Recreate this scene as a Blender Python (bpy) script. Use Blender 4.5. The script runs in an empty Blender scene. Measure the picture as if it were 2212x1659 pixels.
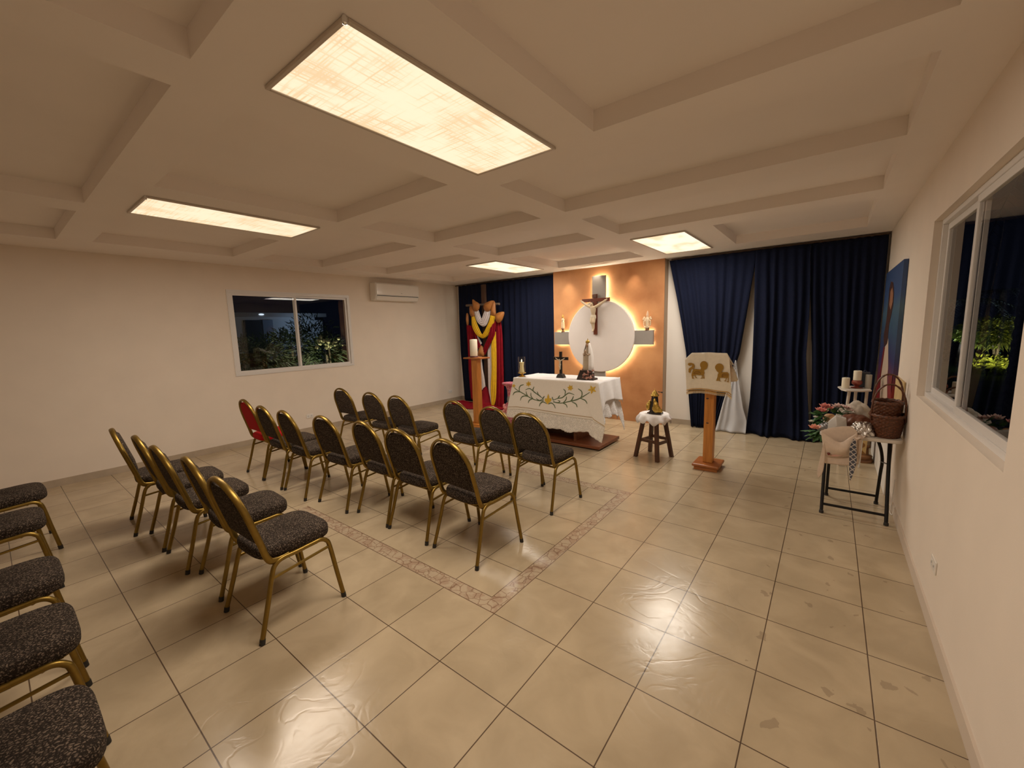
import bpy, bmesh, math, random
from mathutils import Vector, Matrix
random.seed(7)
PI = math.pi
SC = bpy.context.scene
COL = SC.collection

# ------------------------------------------------------------------ camera
CAM = Vector((1.5115, -1.7019, 1.7066))
YAW, PIT, ROL, FPX = -0.66085803, -0.13407445, -0.0289247, 883.749
fw = Vector((math.sin(YAW)*math.cos(PIT), math.cos(YAW)*math.cos(PIT), math.sin(PIT)))
rt0 = Vector((math.cos(YAW), -math.sin(YAW), 0))
up0 = rt0.cross(fw)
RT = rt0*math.cos(ROL) + up0*math.sin(ROL)
UP = up0*math.cos(ROL) - rt0*math.sin(ROL)
cd = bpy.data.cameras.new('camera')
cd.sensor_fit = 'HORIZONTAL'; cd.sensor_width = 36.0; cd.lens = 36.0*FPX/2212.0
cd.clip_start = 0.02; cd.clip_end = 200
cam = bpy.data.objects.new('camera', cd); COL.objects.link(cam)
M3 = Matrix((RT, UP, -fw)).transposed()
cam.matrix_world = Matrix.Translation(CAM) @ M3.to_4x4()
SC.camera = cam

# ------------------------------------------------------------------ world, exposure
w = bpy.data.worlds.new('night'); SC.world = w; w.use_nodes = True
bg = w.node_tree.nodes['Background']
bg.inputs['Color'].default_value = (0.01, 0.014, 0.03, 1); bg.inputs['Strength'].default_value = 0.12
SC.view_settings.view_transform = 'Standard'; SC.view_settings.look = 'None'
SC.view_settings.exposure = 0.0; SC.view_settings.gamma = 1.0
SC.view_settings.use_curve_mapping = False
SC.cycles.max_bounces = 10; SC.cycles.diffuse_bounces = 6
SC.cycles.sample_clamp_indirect = 4.0
SC.cycles.use_denoising = True
LAMP_W = 40.0            # watts of each ceiling light
WARM = (1.0, 0.86, 0.715); WARM_ALTAR = (1.0, 0.91, 0.79)

# ------------------------------------------------------------------ pixel -> point on a plane of the room (survey of the photograph)
def ray(px, py): return fw + RT*((px-1106)/FPX) - UP*((py-829.5)/FPX)
def at(px, py, Y):
    d = ray(px, py); return CAM + d*((Y-CAM.y)/d.y)
def atx(px, py, X):
    d = ray(px, py); return CAM + d*((X-CAM.x)/d.x)
def atz(px, py, Z):
    d = ray(px, py); return CAM + d*((Z-CAM.z)/d.z)

# ------------------------------------------------------------------ mesh builder
def catmull(pts, n=6, closed=False):
    P = [Vector(p) for p in pts]; out = []; N = len(P)
    for i in range(N if closed else N-1):
        if closed: a, b, c, d = P[(i-1)%N], P[i], P[(i+1)%N], P[(i+2)%N]
        else: a, b, c, d = P[max(i-1,0)], P[i], P[i+1], P[min(i+2,N-1)]
        for k in range(n):
            t = k/n
            out.append(0.5*((2*b)+(c-a)*t+(2*a-5*b+4*c-d)*t*t+(3*b-3*c+d-a)*t**3))
    if not closed: out.append(P[-1].copy())
    return out

class MB:
    def __init__(s): s.v = []; s.f = []
    def add(s, vs, fs):
        o = len(s.v); s.v += [Vector(x) for x in vs]; s.f += [[i+o for i in f] for f in fs]; return s
    def box(s, lo, hi, M=None):
        vs = [Vector((x, y, z)) for z in (lo[2], hi[2]) for y in (lo[1], hi[1]) for x in (lo[0], hi[0])]
        if M: vs = [M @ q for q in vs]
        return s.add(vs, [(0,2,3,1),(4,5,7,6),(0,1,5,4),(1,3,7,5),(3,2,6,7),(2,0,4,6)])
    def grid(s, rows, cu=False, cv=False, flip=False):
        nr, nc = len(rows), len(rows[0]); fs = []
        for i in range(nr if cv else nr-1):
            for j in range(nc if cu else nc-1):
                a, b = i*nc+j, i*nc+(j+1)%nc; c, d = ((i+1)%nr)*nc+(j+1)%nc, ((i+1)%nr)*nc+j
                fs.append((a,d,c,b) if flip else (a,b,c,d))
        return s.add([p for r in rows for p in r], fs)
    def tube(s, pts, r, n=10, closed=False, ref=None, caps=True):
        P = [Vector(p) for p in pts]; N = len(P); rows = []; prev = None
        for i in range(N):
            if closed: t = P[(i+1)%N]-P[i-1]
            else: t = P[min(i+1,N-1)]-P[max(i-1,0)]
            t.normalize()
            if ref is not None: b = Vector(ref)
            elif prev is None: b = Vector((0,0,1)) if abs(t.z) < .9 else Vector((1,0,0))
            else: b = prev
            b = b - t*b.dot(t)
            if b.length < 1e-6: b = t.orthogonal()
            b.normalize(); prev = b; a = b.cross(t)
            rr = r[i] if isinstance(r, list) else r
            ra, rb = rr if isinstance(rr, tuple) else (rr, rr)
            rows.append([P[i]+a*(ra*math.cos(2*PI*k/n))+b*(rb*math.sin(2*PI*k/n)) for k in range(n)])
        o = len(s.v); s.grid(rows, cu=True, cv=closed, flip=True)
        if caps and not closed:
            s.f.append([o+k for k in range(n)]); s.f.append([o+(N-1)*n+k for k in range(n-1,-1,-1)])
        return s
    def lathe(s, prof, n=24, c=(0,0,0), fn=None, sx=1, sy=1):
        rows = []
        for r, z in prof:
            row = []
            for k in range(n):
                a = 2*PI*k/n; q = r*(fn(a, z) if fn else 1)
                row.append((c[0]+q*math.cos(a)*sx, c[1]+q*math.sin(a)*sy, c[2]+z))
            rows.append(row)
        o = len(s.v); s.grid(rows, cu=True)
        s.f.append([o+k for k in range(n-1,-1,-1)]); s.f.append([o+(len(prof)-1)*n+k for k in range(n)])
        return s
    def ball(s, c, r, nu=14, nv=10):
        if not isinstance(r, (tuple, list)): r = (r, r, r)
        rows = []
        for i in range(nv+1):
            t = PI*i/nv; t = min(max(t, .02), PI-.02)
            rows.append([(c[0]+r[0]*math.sin(t)*math.cos(2*PI*k/nu), c[1]+r[1]*math.sin(t)*math.sin(2*PI*k/nu), c[2]-r[2]*math.cos(t)) for k in range(nu)])
        o = len(s.v); s.grid(rows, cu=True)
        s.f.append([o+k for k in range(nu-1,-1,-1)]); s.f.append([o+nv*nu+k for k in range(nu)])
        return s
    def prism(s, poly, off):
        P = [Vector(p) for p in poly]; off = Vector(off); n = len(P)
        return s.add(P+[p+off for p in P], [list(range(n)), list(range(2*n-1, n-1, -1))]+[(i, i+n, (i+1)%n+n, (i+1)%n) for i in range(n)])
    def build(s, name, mat, parent=None, smooth=True, bevel=0, sub=0, solid=0, remesh=0, loc=None, ang=40):
        me = bpy.data.meshes.new(name); me.from_pydata([tuple(v) for v in s.v], [], s.f); me.update()
        bm = bmesh.new(); bm.from_mesh(me); bmesh.ops.recalc_face_normals(bm, faces=bm.faces); bm.to_mesh(me); bm.free()
        if loc is not None: me.transform(Matrix.Translation(-Vector(loc)))
        if smooth:
            me.shade_smooth()
            if not sub: me.set_sharp_from_angle(angle=math.radians(ang))
        o = bpy.data.objects.new(name, me); COL.objects.link(o)
        if loc is not None: o.location = loc
        if isinstance(mat, (list, tuple)):
            for m in mat: me.materials.append(m)
        else: me.materials.append(mat)
        if bevel:
            m = o.modifiers.new('bevel', 'BEVEL'); m.width = bevel; m.segments = 2; m.limit_method = 'ANGLE'
        if remesh:
            m = o.modifiers.new('remesh', 'REMESH'); m.mode = 'VOXEL'; m.voxel_size = remesh; m.use_smooth_shade = True
            m = o.modifiers.new('smooth', 'SMOOTH'); m.iterations = 3; m.factor = .5
        if sub:
            m = o.modifiers.new('subdivision', 'SUBSURF'); m.levels = sub; m.render_levels = sub
        if solid:
            m = o.modifiers.new('solidify', 'SOLIDIFY'); m.thickness = solid; m.offset = 0
        if parent: o.parent = parent
        return o

def tag(o, label, cat, group=None, kind=None):
    o['label'] = label; o['category'] = cat
    if group: o['group'] = group
    if kind: o['kind'] = kind
    return o
def thing(name, label, cat, loc=(0,0,0), rz=0, group=None):
    o = bpy.data.objects.new(name, None); o.empty_display_size = .1; COL.objects.link(o)
    o.location = loc; o.rotation_euler = (0, 0, rz)
    return tag(o, label, cat, group)
def struct(o): o['kind'] = 'structure'; return o
def copy_tree(o, parent=None):
    c = o.copy(); COL.objects.link(c); c.parent = parent
    for ch in list(o.children): copy_tree(ch, c)
    return c

# ------------------------------------------------------------------ materials
def srgb(r, g, b):
    f = lambda c: c/12.92/255 if c <= 10.3 else ((c/255+.055)/1.055)**2.4
    return (f(r), f(g), f(b))
def mat(name, col, rough=.6, metal=0, var=0.0, scale=8, bump=0.0, bscale=None, col2=None, spec=None, sheen=0, wave=None):
    m = bpy.data.materials.new(name); m.use_nodes = True; nt = m.node_tree; b = nt.nodes['Principled BSDF']
    b.inputs['Base Color'].default_value = (*col, 1); b.inputs['Roughness'].default_value = rough; b.inputs['Metallic'].default_value = metal
    if spec is not None: b.inputs['Specular IOR Level'].default_value = spec
    if sheen: b.inputs['Sheen Weight'].default_value = sheen
    if var or bump or col2 or wave:
        tc = nt.nodes.new('ShaderNodeTexCoord'); n = nt.nodes.new('ShaderNodeTexNoise'); n.inputs['Scale'].default_value = scale; n.inputs['Detail'].default_value = 6
        mp = nt.nodes.new('ShaderNodeMapping'); nt.links.new(tc.outputs['Object'], mp.inputs['Vector']); nt.links.new(mp.outputs[0], n.inputs['Vector'])
        if wave: mp.inputs['Scale'].default_value = wave
        rp = nt.nodes.new('ShaderNodeValToRGB'); rp.color_ramp.elements[0].position = .32; rp.color_ramp.elements[1].position = .68
        c2 = col2 if col2 else tuple(min(1, c*(1+var)) for c in col); c1 = col if col2 else tuple(c*(1-var) for c in col)
        rp.color_ramp.elements[0].color = (*c1, 1); rp.color_ramp.elements[1].color = (*c2, 1)
        nt.links.new(n.outputs['Fac'], rp.inputs['Fac']); nt.links.new(rp.outputs['Color'], b.inputs['Base Color'])
        if bump:
            n2 = nt.nodes.new('ShaderNodeTexNoise'); n2.inputs['Scale'].default_value = bscale or scale*4; n2.inputs['Detail'].default_value = 5
            nt.links.new(mp.outputs[0], n2.inputs['Vector'])
            bp = nt.nodes.new('ShaderNodeBump'); bp.inputs['Strength'].default_value = bump; bp.inputs['Distance'].default_value = .01
            nt.links.new(n2.outputs['Fac'], bp.inputs['Height']); nt.links.new(bp.outputs['Normal'], b.inputs['Normal'])
    return m
def emit(name, col, strength):
    m = bpy.data.materials.new(name); m.use_nodes = True; b = m.node_tree.nodes['Principled BSDF']
    b.inputs['Base Color'].default_value = (*col, 1); b.inputs['Emission Color'].default_value = (*col, 1); b.inputs['Emission Strength'].default_value = strength
    return m
def glass(name, tint=(1,1,1), f0=.04):
    m = bpy.data.materials.new(name); m.use_nodes = True; nt = m.node_tree; nt.nodes.clear()
    o = nt.nodes.new('ShaderNodeOutputMaterial'); t = nt.nodes.new('ShaderNodeBsdfTransparent'); t.inputs[0].default_value = (*tint, 1)
    g = nt.nodes.new('ShaderNodeBsdfGlossy'); g.inputs['Roughness'].default_value = 0.0
    fr = nt.nodes.new('ShaderNodeFresnel'); fr.inputs['IOR'].default_value = 1.5
    mx = nt.nodes.new('ShaderNodeMixShader')
    ge = nt.nodes.new('ShaderNodeNewGeometry'); om = nt.nodes.new('ShaderNodeMath'); om.operation = 'SUBTRACT'; om.inputs[0].default_value = 1; nt.links.new(ge.outputs['Backfacing'], om.inputs[1])
    mu = nt.nodes.new('ShaderNodeMath'); mu.operation = 'MULTIPLY'; nt.links.new(fr.outputs[0], mu.inputs[0]); nt.links.new(om.outputs[0], mu.inputs[1])
    nt.links.new(mu.outputs[0], mx.inputs[0]); nt.links.new(t.outputs[0], mx.inputs[1]); nt.links.new(g.outputs[0], mx.inputs[2]); nt.links.new(mx.outputs[0], o.inputs['Surface'])
    return m

WALL = mat('wall_paint', (.80,.715,.62), .75, var=.02, scale=3, bump=.05, bscale=220)
CEIL = mat('ceiling_paint', (.87,.81,.76), .8, var=.015, scale=2)
SKIRT = mat('skirting_tile', (.44,.36,.27), .45, var=.08, scale=6)
WHITE_PLASTIC = mat('white_plastic', (.80,.77,.72), .3)
ALU = mat('white_aluminium', (.74,.72,.70), .35, spec=.6)
GOLD = mat('gold_painted_metal', (.255,.165,.036), .36, metal=.85, var=.08, scale=30)
CAP = mat('dark_rubber', (.02,.018,.016), .6)
NAVY = mat('navy_curtain_fabric', (.0065,.0095,.027), .9, var=.12, scale=40, bump=.1, bscale=400, spec=.15)
LINING = mat('grey_curtain_lining', (.50,.51,.54), .8)
TERRA = mat('terracotta_plaster', (.38,.155,.055), .7, scale=2.2, col2=(.56,.27,.11), bump=.1, bscale=30)
TERRA_SIDE = mat('panel_side_paint', (.42,.30,.20), .7)
GREYP = mat('grey_cross_paint', (.30,.275,.25), .5, var=.03, scale=6)
DISC = mat('white_disc_paint', (.74,.69,.66), .6, var=.02, scale=4)
PINE = mat('honey_pine_wood', (.46,.17,.03), .4, col2=(.62,.26,.055), scale=6, wave=(6,6,.6))
PINE2 = mat('orange_brown_wood', (.30,.09,.02), .35, col2=(.42,.15,.035), scale=5, wave=(1,6,6))
DARKWOOD = mat('dark_stained_wood', (.055,.02,.01), .4, col2=(.10,.04,.018), scale=6, wave=(5,5,.8))
MIDWOOD = mat('reddish_brown_wood', (.16,.045,.015), .38, col2=(.26,.085,.03), scale=5, wave=(.8,5,5))
BLACKW = mat('black_lacquered_wood', (.012,.009,.008), .35)
WHITEC = mat('white_cotton', (.82,.80,.80), .85, var=.03, scale=30, bump=.1, bscale=300)
CREAM = mat('cream_linen', (.90,.86,.79), .85, var=.02, scale=60, bump=.1, bscale=400)
IVORY = mat('ivory_corpus', (.62,.50,.34), .5)
BRASS = mat('brass', (.60,.42,.14), .25, metal=1)
GOLDLEAF = mat('gold_leaf', (.62,.42,.10), .32, metal=.9, var=.25, scale=60, bump=.4, bscale=80)
WAX = mat('cream_wax', (.80,.74,.58), .5)
WAXY = mat('yellow_wax', (.72,.60,.30), .5)
FLAME = emit('candle_flame', (1,.75,.35), 6)
GLASS = glass('clear_glass')
STEEL = mat('black_tube_steel', (.010,.009,.0085), .45, spec=.25)
TABLEW = mat('white_table_top', (.62,.57,.50), .5)
LEAF = mat('leaf_green', (.02,.075,.018), .55, col2=(.06,.17,.045), scale=20)
PINK = mat('pink_petals', (.70,.22,.20), .6, col2=(.82,.42,.36), scale=30)

def lace(name, col):
    m = bpy.data.materials.new(name); m.use_nodes = True; nt = m.node_tree; b = nt.nodes['Principled BSDF']
    b.inputs['Base Color'].default_value = (*col, 1); b.inputs['Roughness'].default_value = .9
    tc = nt.nodes.new('ShaderNodeTexCoord'); v = nt.nodes.new('ShaderNodeTexVoronoi'); v.inputs['Scale'].default_value = 70
    n = nt.nodes.new('ShaderNodeTexNoise'); n.inputs['Scale'].default_value = 22
    ad = nt.nodes.new('ShaderNodeMath'); ad.operation = 'ADD'; ml = nt.nodes.new('ShaderNodeMath'); ml.operation = 'MULTIPLY'; ml.inputs[1].default_value = .9
    lt = nt.nodes.new('ShaderNodeMath'); lt.operation = 'LESS_THAN'; lt.inputs[1].default_value = .92
    mx = nt.nodes.new('ShaderNodeMapRange'); mx.inputs['To Min'].default_value = .70; mx.inputs['To Max'].default_value = .97
    nt.links.new(tc.outputs['Object'], v.inputs['Vector']); nt.links.new(tc.outputs['Object'], n.inputs['Vector'])
    nt.links.new(n.outputs['Fac'], ml.inputs[0]); nt.links.new(v.outputs['Distance'], ad.inputs[0]); nt.links.new(ml.outputs[0], ad.inputs[1])
    nt.links.new(ad.outputs[0], lt.inputs[0]); nt.links.new(lt.outputs[0], mx.inputs['Value']); nt.links.new(mx.outputs[0], b.inputs['Alpha'])
    return m
LACE = lace('white_lace', (.80,.78,.77)); LACE_C = lace('cream_lace', (.88,.85,.79))

def fabric(name, dark, light, scale):
    m = bpy.data.materials.new(name); m.use_nodes = True; nt = m.node_tree; b = nt.nodes['Principled BSDF']
    b.inputs['Roughness'].default_value = .95; b.inputs['Specular IOR Level'].default_value = .15
    tc = nt.nodes.new('ShaderNodeTexCoord'); n0 = nt.nodes.new('ShaderNodeTexNoise'); n0.inputs['Scale'].default_value = 55
    mixv = nt.nodes.new('ShaderNodeMixRGB'); mixv.inputs[0].default_value = .025
    v = nt.nodes.new('ShaderNodeTexVoronoi'); v.feature = 'DISTANCE_TO_EDGE'; v.inputs['Scale'].default_value = scale
    nt.links.new(tc.outputs['Object'], n0.inputs['Vector']); nt.links.new(tc.outputs['Object'], mixv.inputs[1]); nt.links.new(n0.outputs['Color'], mixv.inputs[2])
    nt.links.new(mixv.outputs[0], v.inputs['Vector'])
    rp = nt.nodes.new('ShaderNodeValToRGB'); rp.color_ramp.elements[0].position = .10; rp.color_ramp.elements[1].position = .34
    rp.color_ramp.elements[0].color = (*dark, 1); rp.color_ramp.elements[1].color = (*light, 1)
    nt.links.new(v.outputs['Distance'], rp.inputs['Fac']); nt.links.new(rp.outputs['Color'], b.inputs['Base Color'])
    bp = nt.nodes.new('ShaderNodeBump'); bp.inputs['Strength'].default_value = .35; bp.inputs['Distance'].default_value = .003
    nt.links.new(v.outputs['Distance'], bp.inputs['Height']); nt.links.new(bp.outputs['Normal'], b.inputs['Normal'])
    return m
SEATF = fabric('dark_patterned_fabric', (.022,.016,.012), (.175,.132,.10), 95)
REDF = mat('red_fabric', (.42,.006,.010), .85, var=.1, scale=80, spec=.2)

# floor: tiles with a decorative inlaid strip
def floor_material():
    m = bpy.data.materials.new('beige_floor_tiles'); m.use_nodes = True; nt = m.node_tree; b = nt.nodes['Principled BSDF']
    N = nt.nodes.new; L = nt.links.new
    tc = N('ShaderNodeTexCoord'); br = N('ShaderNodeTexBrick')
    br.offset = 0; br.squash = 1; br.inputs['Scale'].default_value = 1; br.inputs['Brick Width'].default_value = .44; br.inputs['Row Height'].default_value = .44
    br.inputs['Mortar Size'].default_value = .0028; br.inputs['Mortar Smooth'].default_value = .15; br.inputs['Bias'].default_value = 0
    br.inputs['Color1'].default_value = (.46,.372,.25,1); br.inputs['Color2'].default_value = (.495,.402,.275,1); br.inputs['Mortar'].default_value = (.10,.065,.04,1)
    L(tc.outputs['Object'], br.inputs['Vector'])
    def noise(scale, det, dist=0, mp=None):
        n = N('ShaderNodeTexNoise'); n.inputs['Scale'].default_value = scale; n.inputs['Detail'].default_value = det; n.inputs['Distortion'].default_value = dist
        L(tc.outputs['Object'], n.inputs['Vector']); return n
    n1 = noise(3.5, 6, .6); n2 = noise(11, 6, 1.2)
    r1 = N('ShaderNodeValToRGB'); r1.color_ramp.elements[0].color = (.86,.84,.80,1); r1.color_ramp.elements[1].color = (1.08,1.07,1.05,1); r1.color_ramp.elements[0].position = .35; r1.color_ramp.elements[1].position = .65
    L(n1.outputs['Fac'], r1.inputs['Fac'])
    mu = N('ShaderNodeMixRGB'); mu.blend_type = 'MULTIPLY'; mu.inputs[0].default_value = .8; L(br.outputs['Color'], mu.inputs[1]); L(r1.outputs['Color'], mu.inputs[2])
    # border strip
    sp = N('ShaderNodeSeparateXYZ'); L(tc.outputs['Object'], sp.inputs[0])
    def mth(op, a, bb=None):
        q = N('ShaderNodeMath'); q.operation = op
        for i, x in enumerate((a, bb)):
            if x is None: continue
            if isinstance(x, (int, float)): q.inputs[i].default_value = x
            else: L(x, q.inputs[i])
        return q.outputs[0]
    X0, X1, Y0, Y1 = -6.0, 0.0, 0.0, 2.2
    cx, hx, cy, hy = (X0+X1)/2, (X1-X0)/2, (Y0+Y1)/2, (Y1-Y0)/2
    ax = mth('SUBTRACT', mth('ABSOLUTE', mth('SUBTRACT', sp.outputs[0], cx)), hx)
    ay = mth('SUBTRACT', mth('ABSOLUTE', mth('SUBTRACT', sp.outputs[1], cy)), hy)
    d = mth('MAXIMUM', ax, ay)                     # 0 on the outer edge, negative inside
    strip = mth('MULTIPLY', mth('LESS_THAN', d, 0.0), mth('GREATER_THAN', d, -.11))
    ext = mth('GREATER_THAN', sp.outputs[0], mth('MULTIPLY_ADD', mth('GREATER_THAN', sp.outputs[1], 1.0), -.75))
    ext.node.inputs[1].links[0].from_node.inputs[2].default_value = -2.55
    strip = mth('MULTIPLY', strip, ext)
    edge = mth('MULTIPLY', mth('LESS_THAN', mth('ABSOLUTE', mth('ADD', mth('ABSOLUTE', mth('ADD', d, .055)), -.055)), .0028), ext)
    vo = N('ShaderNodeTexVoronoi'); vo.feature = 'DISTANCE_TO_EDGE'; vo.inputs['Scale'].default_value = 17
    nd = N('ShaderNodeMixRGB'); nd.inputs[0].default_value = .06; nn = noise(9, 3); L(tc.outputs['Object'], nd.inputs[1]); L(nn.outputs['Color'], nd.inputs[2]); L(nd.outputs[0], vo.inputs['Vector'])
    rs = N('ShaderNodeValToRGB'); rs.color_ramp.elements[0].color = (.27,.18,.125,1); rs.color_ramp.elements[0].position = .015; rs.color_ramp.elements[1].color = (.45,.36,.265,1); rs.color_ramp.elements[1].position = .06
    L(vo.outputs['Distance'], rs.inputs['Fac'])
    n3 = noise(14, 4, .5); r3 = N('ShaderNodeValToRGB'); r3.color_ramp.elements[0].color = (.90,.82,.77,1); r3.color_ramp.elements[0].position = .44; r3.color_ramp.elements[1].color = (1.05,1.05,1.0,1); r3.color_ramp.elements[1].position = .54
    L(n3.outputs['Fac'], r3.inputs['Fac'])
    ms = N('ShaderNodeMixRGB'); ms.blend_type = 'MULTIPLY'; ms.inputs[0].default_value = 1; L(rs.outputs['Color'], ms.inputs[1]); L(r3.outputs['Color'], ms.inputs[2])
    m1 = N('ShaderNodeMixRGB'); L(strip, m1.inputs[0]); L(mu.outputs[0], m1.inputs[1]); L(ms.outputs[0], m1.inputs[2])
    m2 = N('ShaderNodeMixRGB'); L(edge, m2.inputs[0]); L(m1.outputs[0], m2.inputs[1]); m2.inputs[2].default_value = (.15,.09,.055,1)
    # scuffs by the right wall
    n4 = noise(9, 8, .3); sc = mth('MULTIPLY', mth('GREATER_THAN', n4.outputs['Fac'], .67), mth('GREATER_THAN', sp.outputs[0], 1.25))
    m3 = N('ShaderNodeMixRGB'); L(mth('MULTIPLY', sc, .35), m3.inputs[0]); L(m2.outputs[0], m3.inputs[1]); m3.inputs[2].default_value = (.16,.11,.07,1)
    L(m3.outputs[0], b.inputs['Base Color'])
    rr = N('ShaderNodeMapRange'); rr.inputs['To Min'].default_value = .16; rr.inputs['To Max'].default_value = .26; L(n2.outputs['Fac'], rr.inputs['Value']); L(rr.outputs[0], b.inputs['Roughness'])
    wv = N('ShaderNodeTexNoise'); wv.inputs['Scale'].default_value = 3.2; wv.inputs['Detail'].default_value = 3; wv.inputs['Distortion'].default_value = 1.5; L(tc.outputs['Object'], wv.inputs['Vector'])
    rid = mth('ABSOLUTE', mth('SUBTRACT', wv.outputs['Fac'], .5))
    rid = mth('MINIMUM', rid, .05)
    hgt = mth('ADD', mth('MULTIPLY', rid, 6.0), mth('MULTIPLY', br.outputs['Fac'], -1.2))
    hgt = mth('ADD', hgt, mth('MULTIPLY', n1.outputs['Fac'], 1.6))
    bp = N('ShaderNodeBump'); bp.inputs['Strength'].default_value = .28; bp.inputs['Distance'].default_value = .003; L(hgt, bp.inputs['Height']); L(bp.outputs['Normal'], b.inputs['Normal'])
    return m
FLOORM = floor_material()

# ------------------------------------------------------------------ room shell
XL, XR, YB, YF, ZC = -5.676, 2.046, 5.50, -4.4, 2.775
T = .18
struct(MB().box((XL-T, YF-T, -.2), (XR+T, YB+T, 0)).build('floor', FLOORM, smooth=False))
def wall_x(name, x0, x1, holes):
    y0, y1 = YF-T, YB+T; m = MB(); ya = y0
    for (h0, h1, z0, z1) in holes:
        m.box((x0, ya, 0), (x1, h0, ZC+.3)); m.box((x0, h0, 0), (x1, h1, z0)); m.box((x0, h0, z1), (x1, h1, ZC+.3)); ya = h1
    m.box((x0, ya, 0), (x1, y1, ZC+.3))
    return struct(m.build(name, WALL, smooth=False))
LW = (.655, 2.61, 1.115, 2.39)
RW = (.54, 2.505, 1.13, 2.37)
wall_x('wall_left', XL-T, XL, [LW])
wall_x('wall_right', XR, XR+.115, [RW])
struct(MB().box((XL, YB, 0), (XR, YB+T, ZC+.3)).build('wall_back', mat('white_wall_paint', (.80,.76,.71), .75), smooth=False))
struct(MB().box((XL, YF-T, 0), (XR, YF, ZC+.3)).build('wall_front', WALL, smooth=False))
K = (ZC-CAM.z)/(2.8072-CAM.z)
def kx(x): return CAM.x+(x-CAM.x)*K
def ky(y): return CAM.y+(y-CAM.y)*K
coffers = [(-.57,1.80,-2.1,-1.05),(.375,1.81,-.79,.585),(-.58,1.81,.90,1.90),(-.59,1.80,2.25,3.21),(.38,1.79,3.56,5.02),
 (-3.3,-.84,-2.1,-1.05),(-2.44,-.86,-.79,.625),(-2.47,-.88,.90,1.93),(-2.52,-.92,2.28,3.24),(-2.57,-.955,3.6,5.06),
 (-5.17,-3.64,-2.1,-1.06),(-5.1,-3.66,-.79,.59),(-5.22,-2.81,.90,1.93),(-5.24,-2.85,2.26,3.21),(-5.34,-3.87,3.6,5.03),
 (-.57,1.80,-3.9,-2.4),(-3.3,-.84,-3.9,-2.4),(-5.17,-3.64,-3.9,-2.4)]
coffers = [(kx(a), kx(b), ky(c), ky(d)) for a, b, c, d in coffers]
def ceiling():
    xs = sorted({XL-.02, XR+.02} | {c[0] for c in coffers} | {c[1] for c in coffers}); ys = sorted({YF-.02, YB+.02} | {c[2] for c in coffers} | {c[3] for c in coffers})
    nx, ny = len(xs)-1, len(ys)-1
    up = [[any(c[0] < (xs[i]+xs[i+1])/2 < c[1] and c[2] < (ys[j]+ys[j+1])/2 < c[3] for c in coffers) for j in range(ny)] for i in range(nx)]
    m = MB(); Z = lambda i, j: ZC+.11 if up[i][j] else ZC
    for i in range(nx):
        for j in range(ny):
            z = Z(i, j); m.add([(xs[i],ys[j],z),(xs[i],ys[j+1],z),(xs[i+1],ys[j+1],z),(xs[i+1],ys[j],z)], [(0,1,2,3)])
            if i+1 < nx and up[i][j] != up[i+1][j]:
                m.add([(xs[i+1],ys[j],ZC),(xs[i+1],ys[j+1],ZC),(xs[i+1],ys[j+1],ZC+.11),(xs[i+1],ys[j],ZC+.11)], [(0,1,2,3)])
            if j+1 < ny and up[i][j] != up[i][j+1]:
                m.add([(xs[i],ys[j+1],ZC),(xs[i+1],ys[j+1],ZC),(xs[i+1],ys[j+1],ZC+.11),(xs[i],ys[j+1],ZC+.11)], [(0,1,2,3)])
    me = bpy.data.meshes.new('ceiling'); me.from_pydata([tuple(v) for v in m.v], [], m.f)
    bm = bmesh.new(); bm.from_mesh(me); bmesh.ops.remove_doubles(bm, verts=bm.verts, dist=1e-4); bmesh.ops.recalc_face_normals(bm, faces=bm.faces); bm.to_mesh(me); bm.free()
    o = bpy.data.objects.new('ceiling', me); COL.objects.link(o); me.materials.append(CEIL)
    struct(o)
    struct(MB().box((XL-T, YF-T, ZC+.3), (XR+T, YB+T, ZC+.42)).build('roof_slab', CEIL, smooth=False))
ceiling()
struct(MB().box((XL, YF, 0), (XL+.012, YB, .085)).build('baseboard_left', SKIRT, smooth=False))
struct(MB().box((XR-.012, YF, 0), (XR, YB, .085)).build('baseboard_right', mat('pale_skirting', (.64,.55,.46), .55), smooth=False))
struct(MB().box((-.69, YB-.012, 0), (XR, YB, .085)).box((XL, YB-.012, 0), (-2.83, YB, .085)).build('baseboard_back', SKIRT, smooth=False))

# ------------------------------------------------------------------ windows
WGLASS = glass('window_glass')
def window(name, wall_x_in, out, hole, frame_off, halves, t=.045, s=.048, ym=None):
    """sliding window in an x-wall; out = -1 for the left wall (outside at -x), +1 for the right"""
    y0, y1, z0, z1 = hole
    xf = wall_x_in + out*frame_off
    d = .05*out
    fm = MB()
    def fb(a, b, c, dd, m=fm, x0=xf, x1=xf+d): m.box((min(x0,x1), a, c), (max(x0,x1), b, dd))
    fb(y0, y1, z0, z0+t); fb(y0, y1, z1-t, z1); fb(y0, y0+t, z0+t, z1-t); fb(y1-t, y1, z0+t, z1-t)
    fo = struct(fm.build(name, ALU, smooth=False, bevel=.003))
    ym = ym or (y0+y1)/2
    for i, (a, b) in enumerate(((y0+t, ym+.025), (ym-.025, y1-t))):
        sm = MB(); k = i if halves == 'near_first' else 1-i
        xa = xf+out*(.004+.023*k); xb = xa+out*.02
        fb(a, b, z0+t, z0+t+s, sm, xa, xb); fb(a, b, z1-t-s, z1-t, sm, xa, xb); fb(a, a+s, z0+t+s, z1-t-s, sm, xa, xb); fb(b-s, b, z0+t+s, z1-t-s, sm, xa, xb)
        so = sm.build('window_sash', ALU, fo, smooth=False, bevel=.002)
        xm = (xa+xb)/2
        MB().box((xm-.0025, a+s, z0+t+s), (xm+.0025, b-s, z1-t-s)).build('pane', WGLASS, so, smooth=False)
    return fo
window('window_1', XL, -1, LW, -.012, 'near_first', .028, .034)
w1t = MB()
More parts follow.
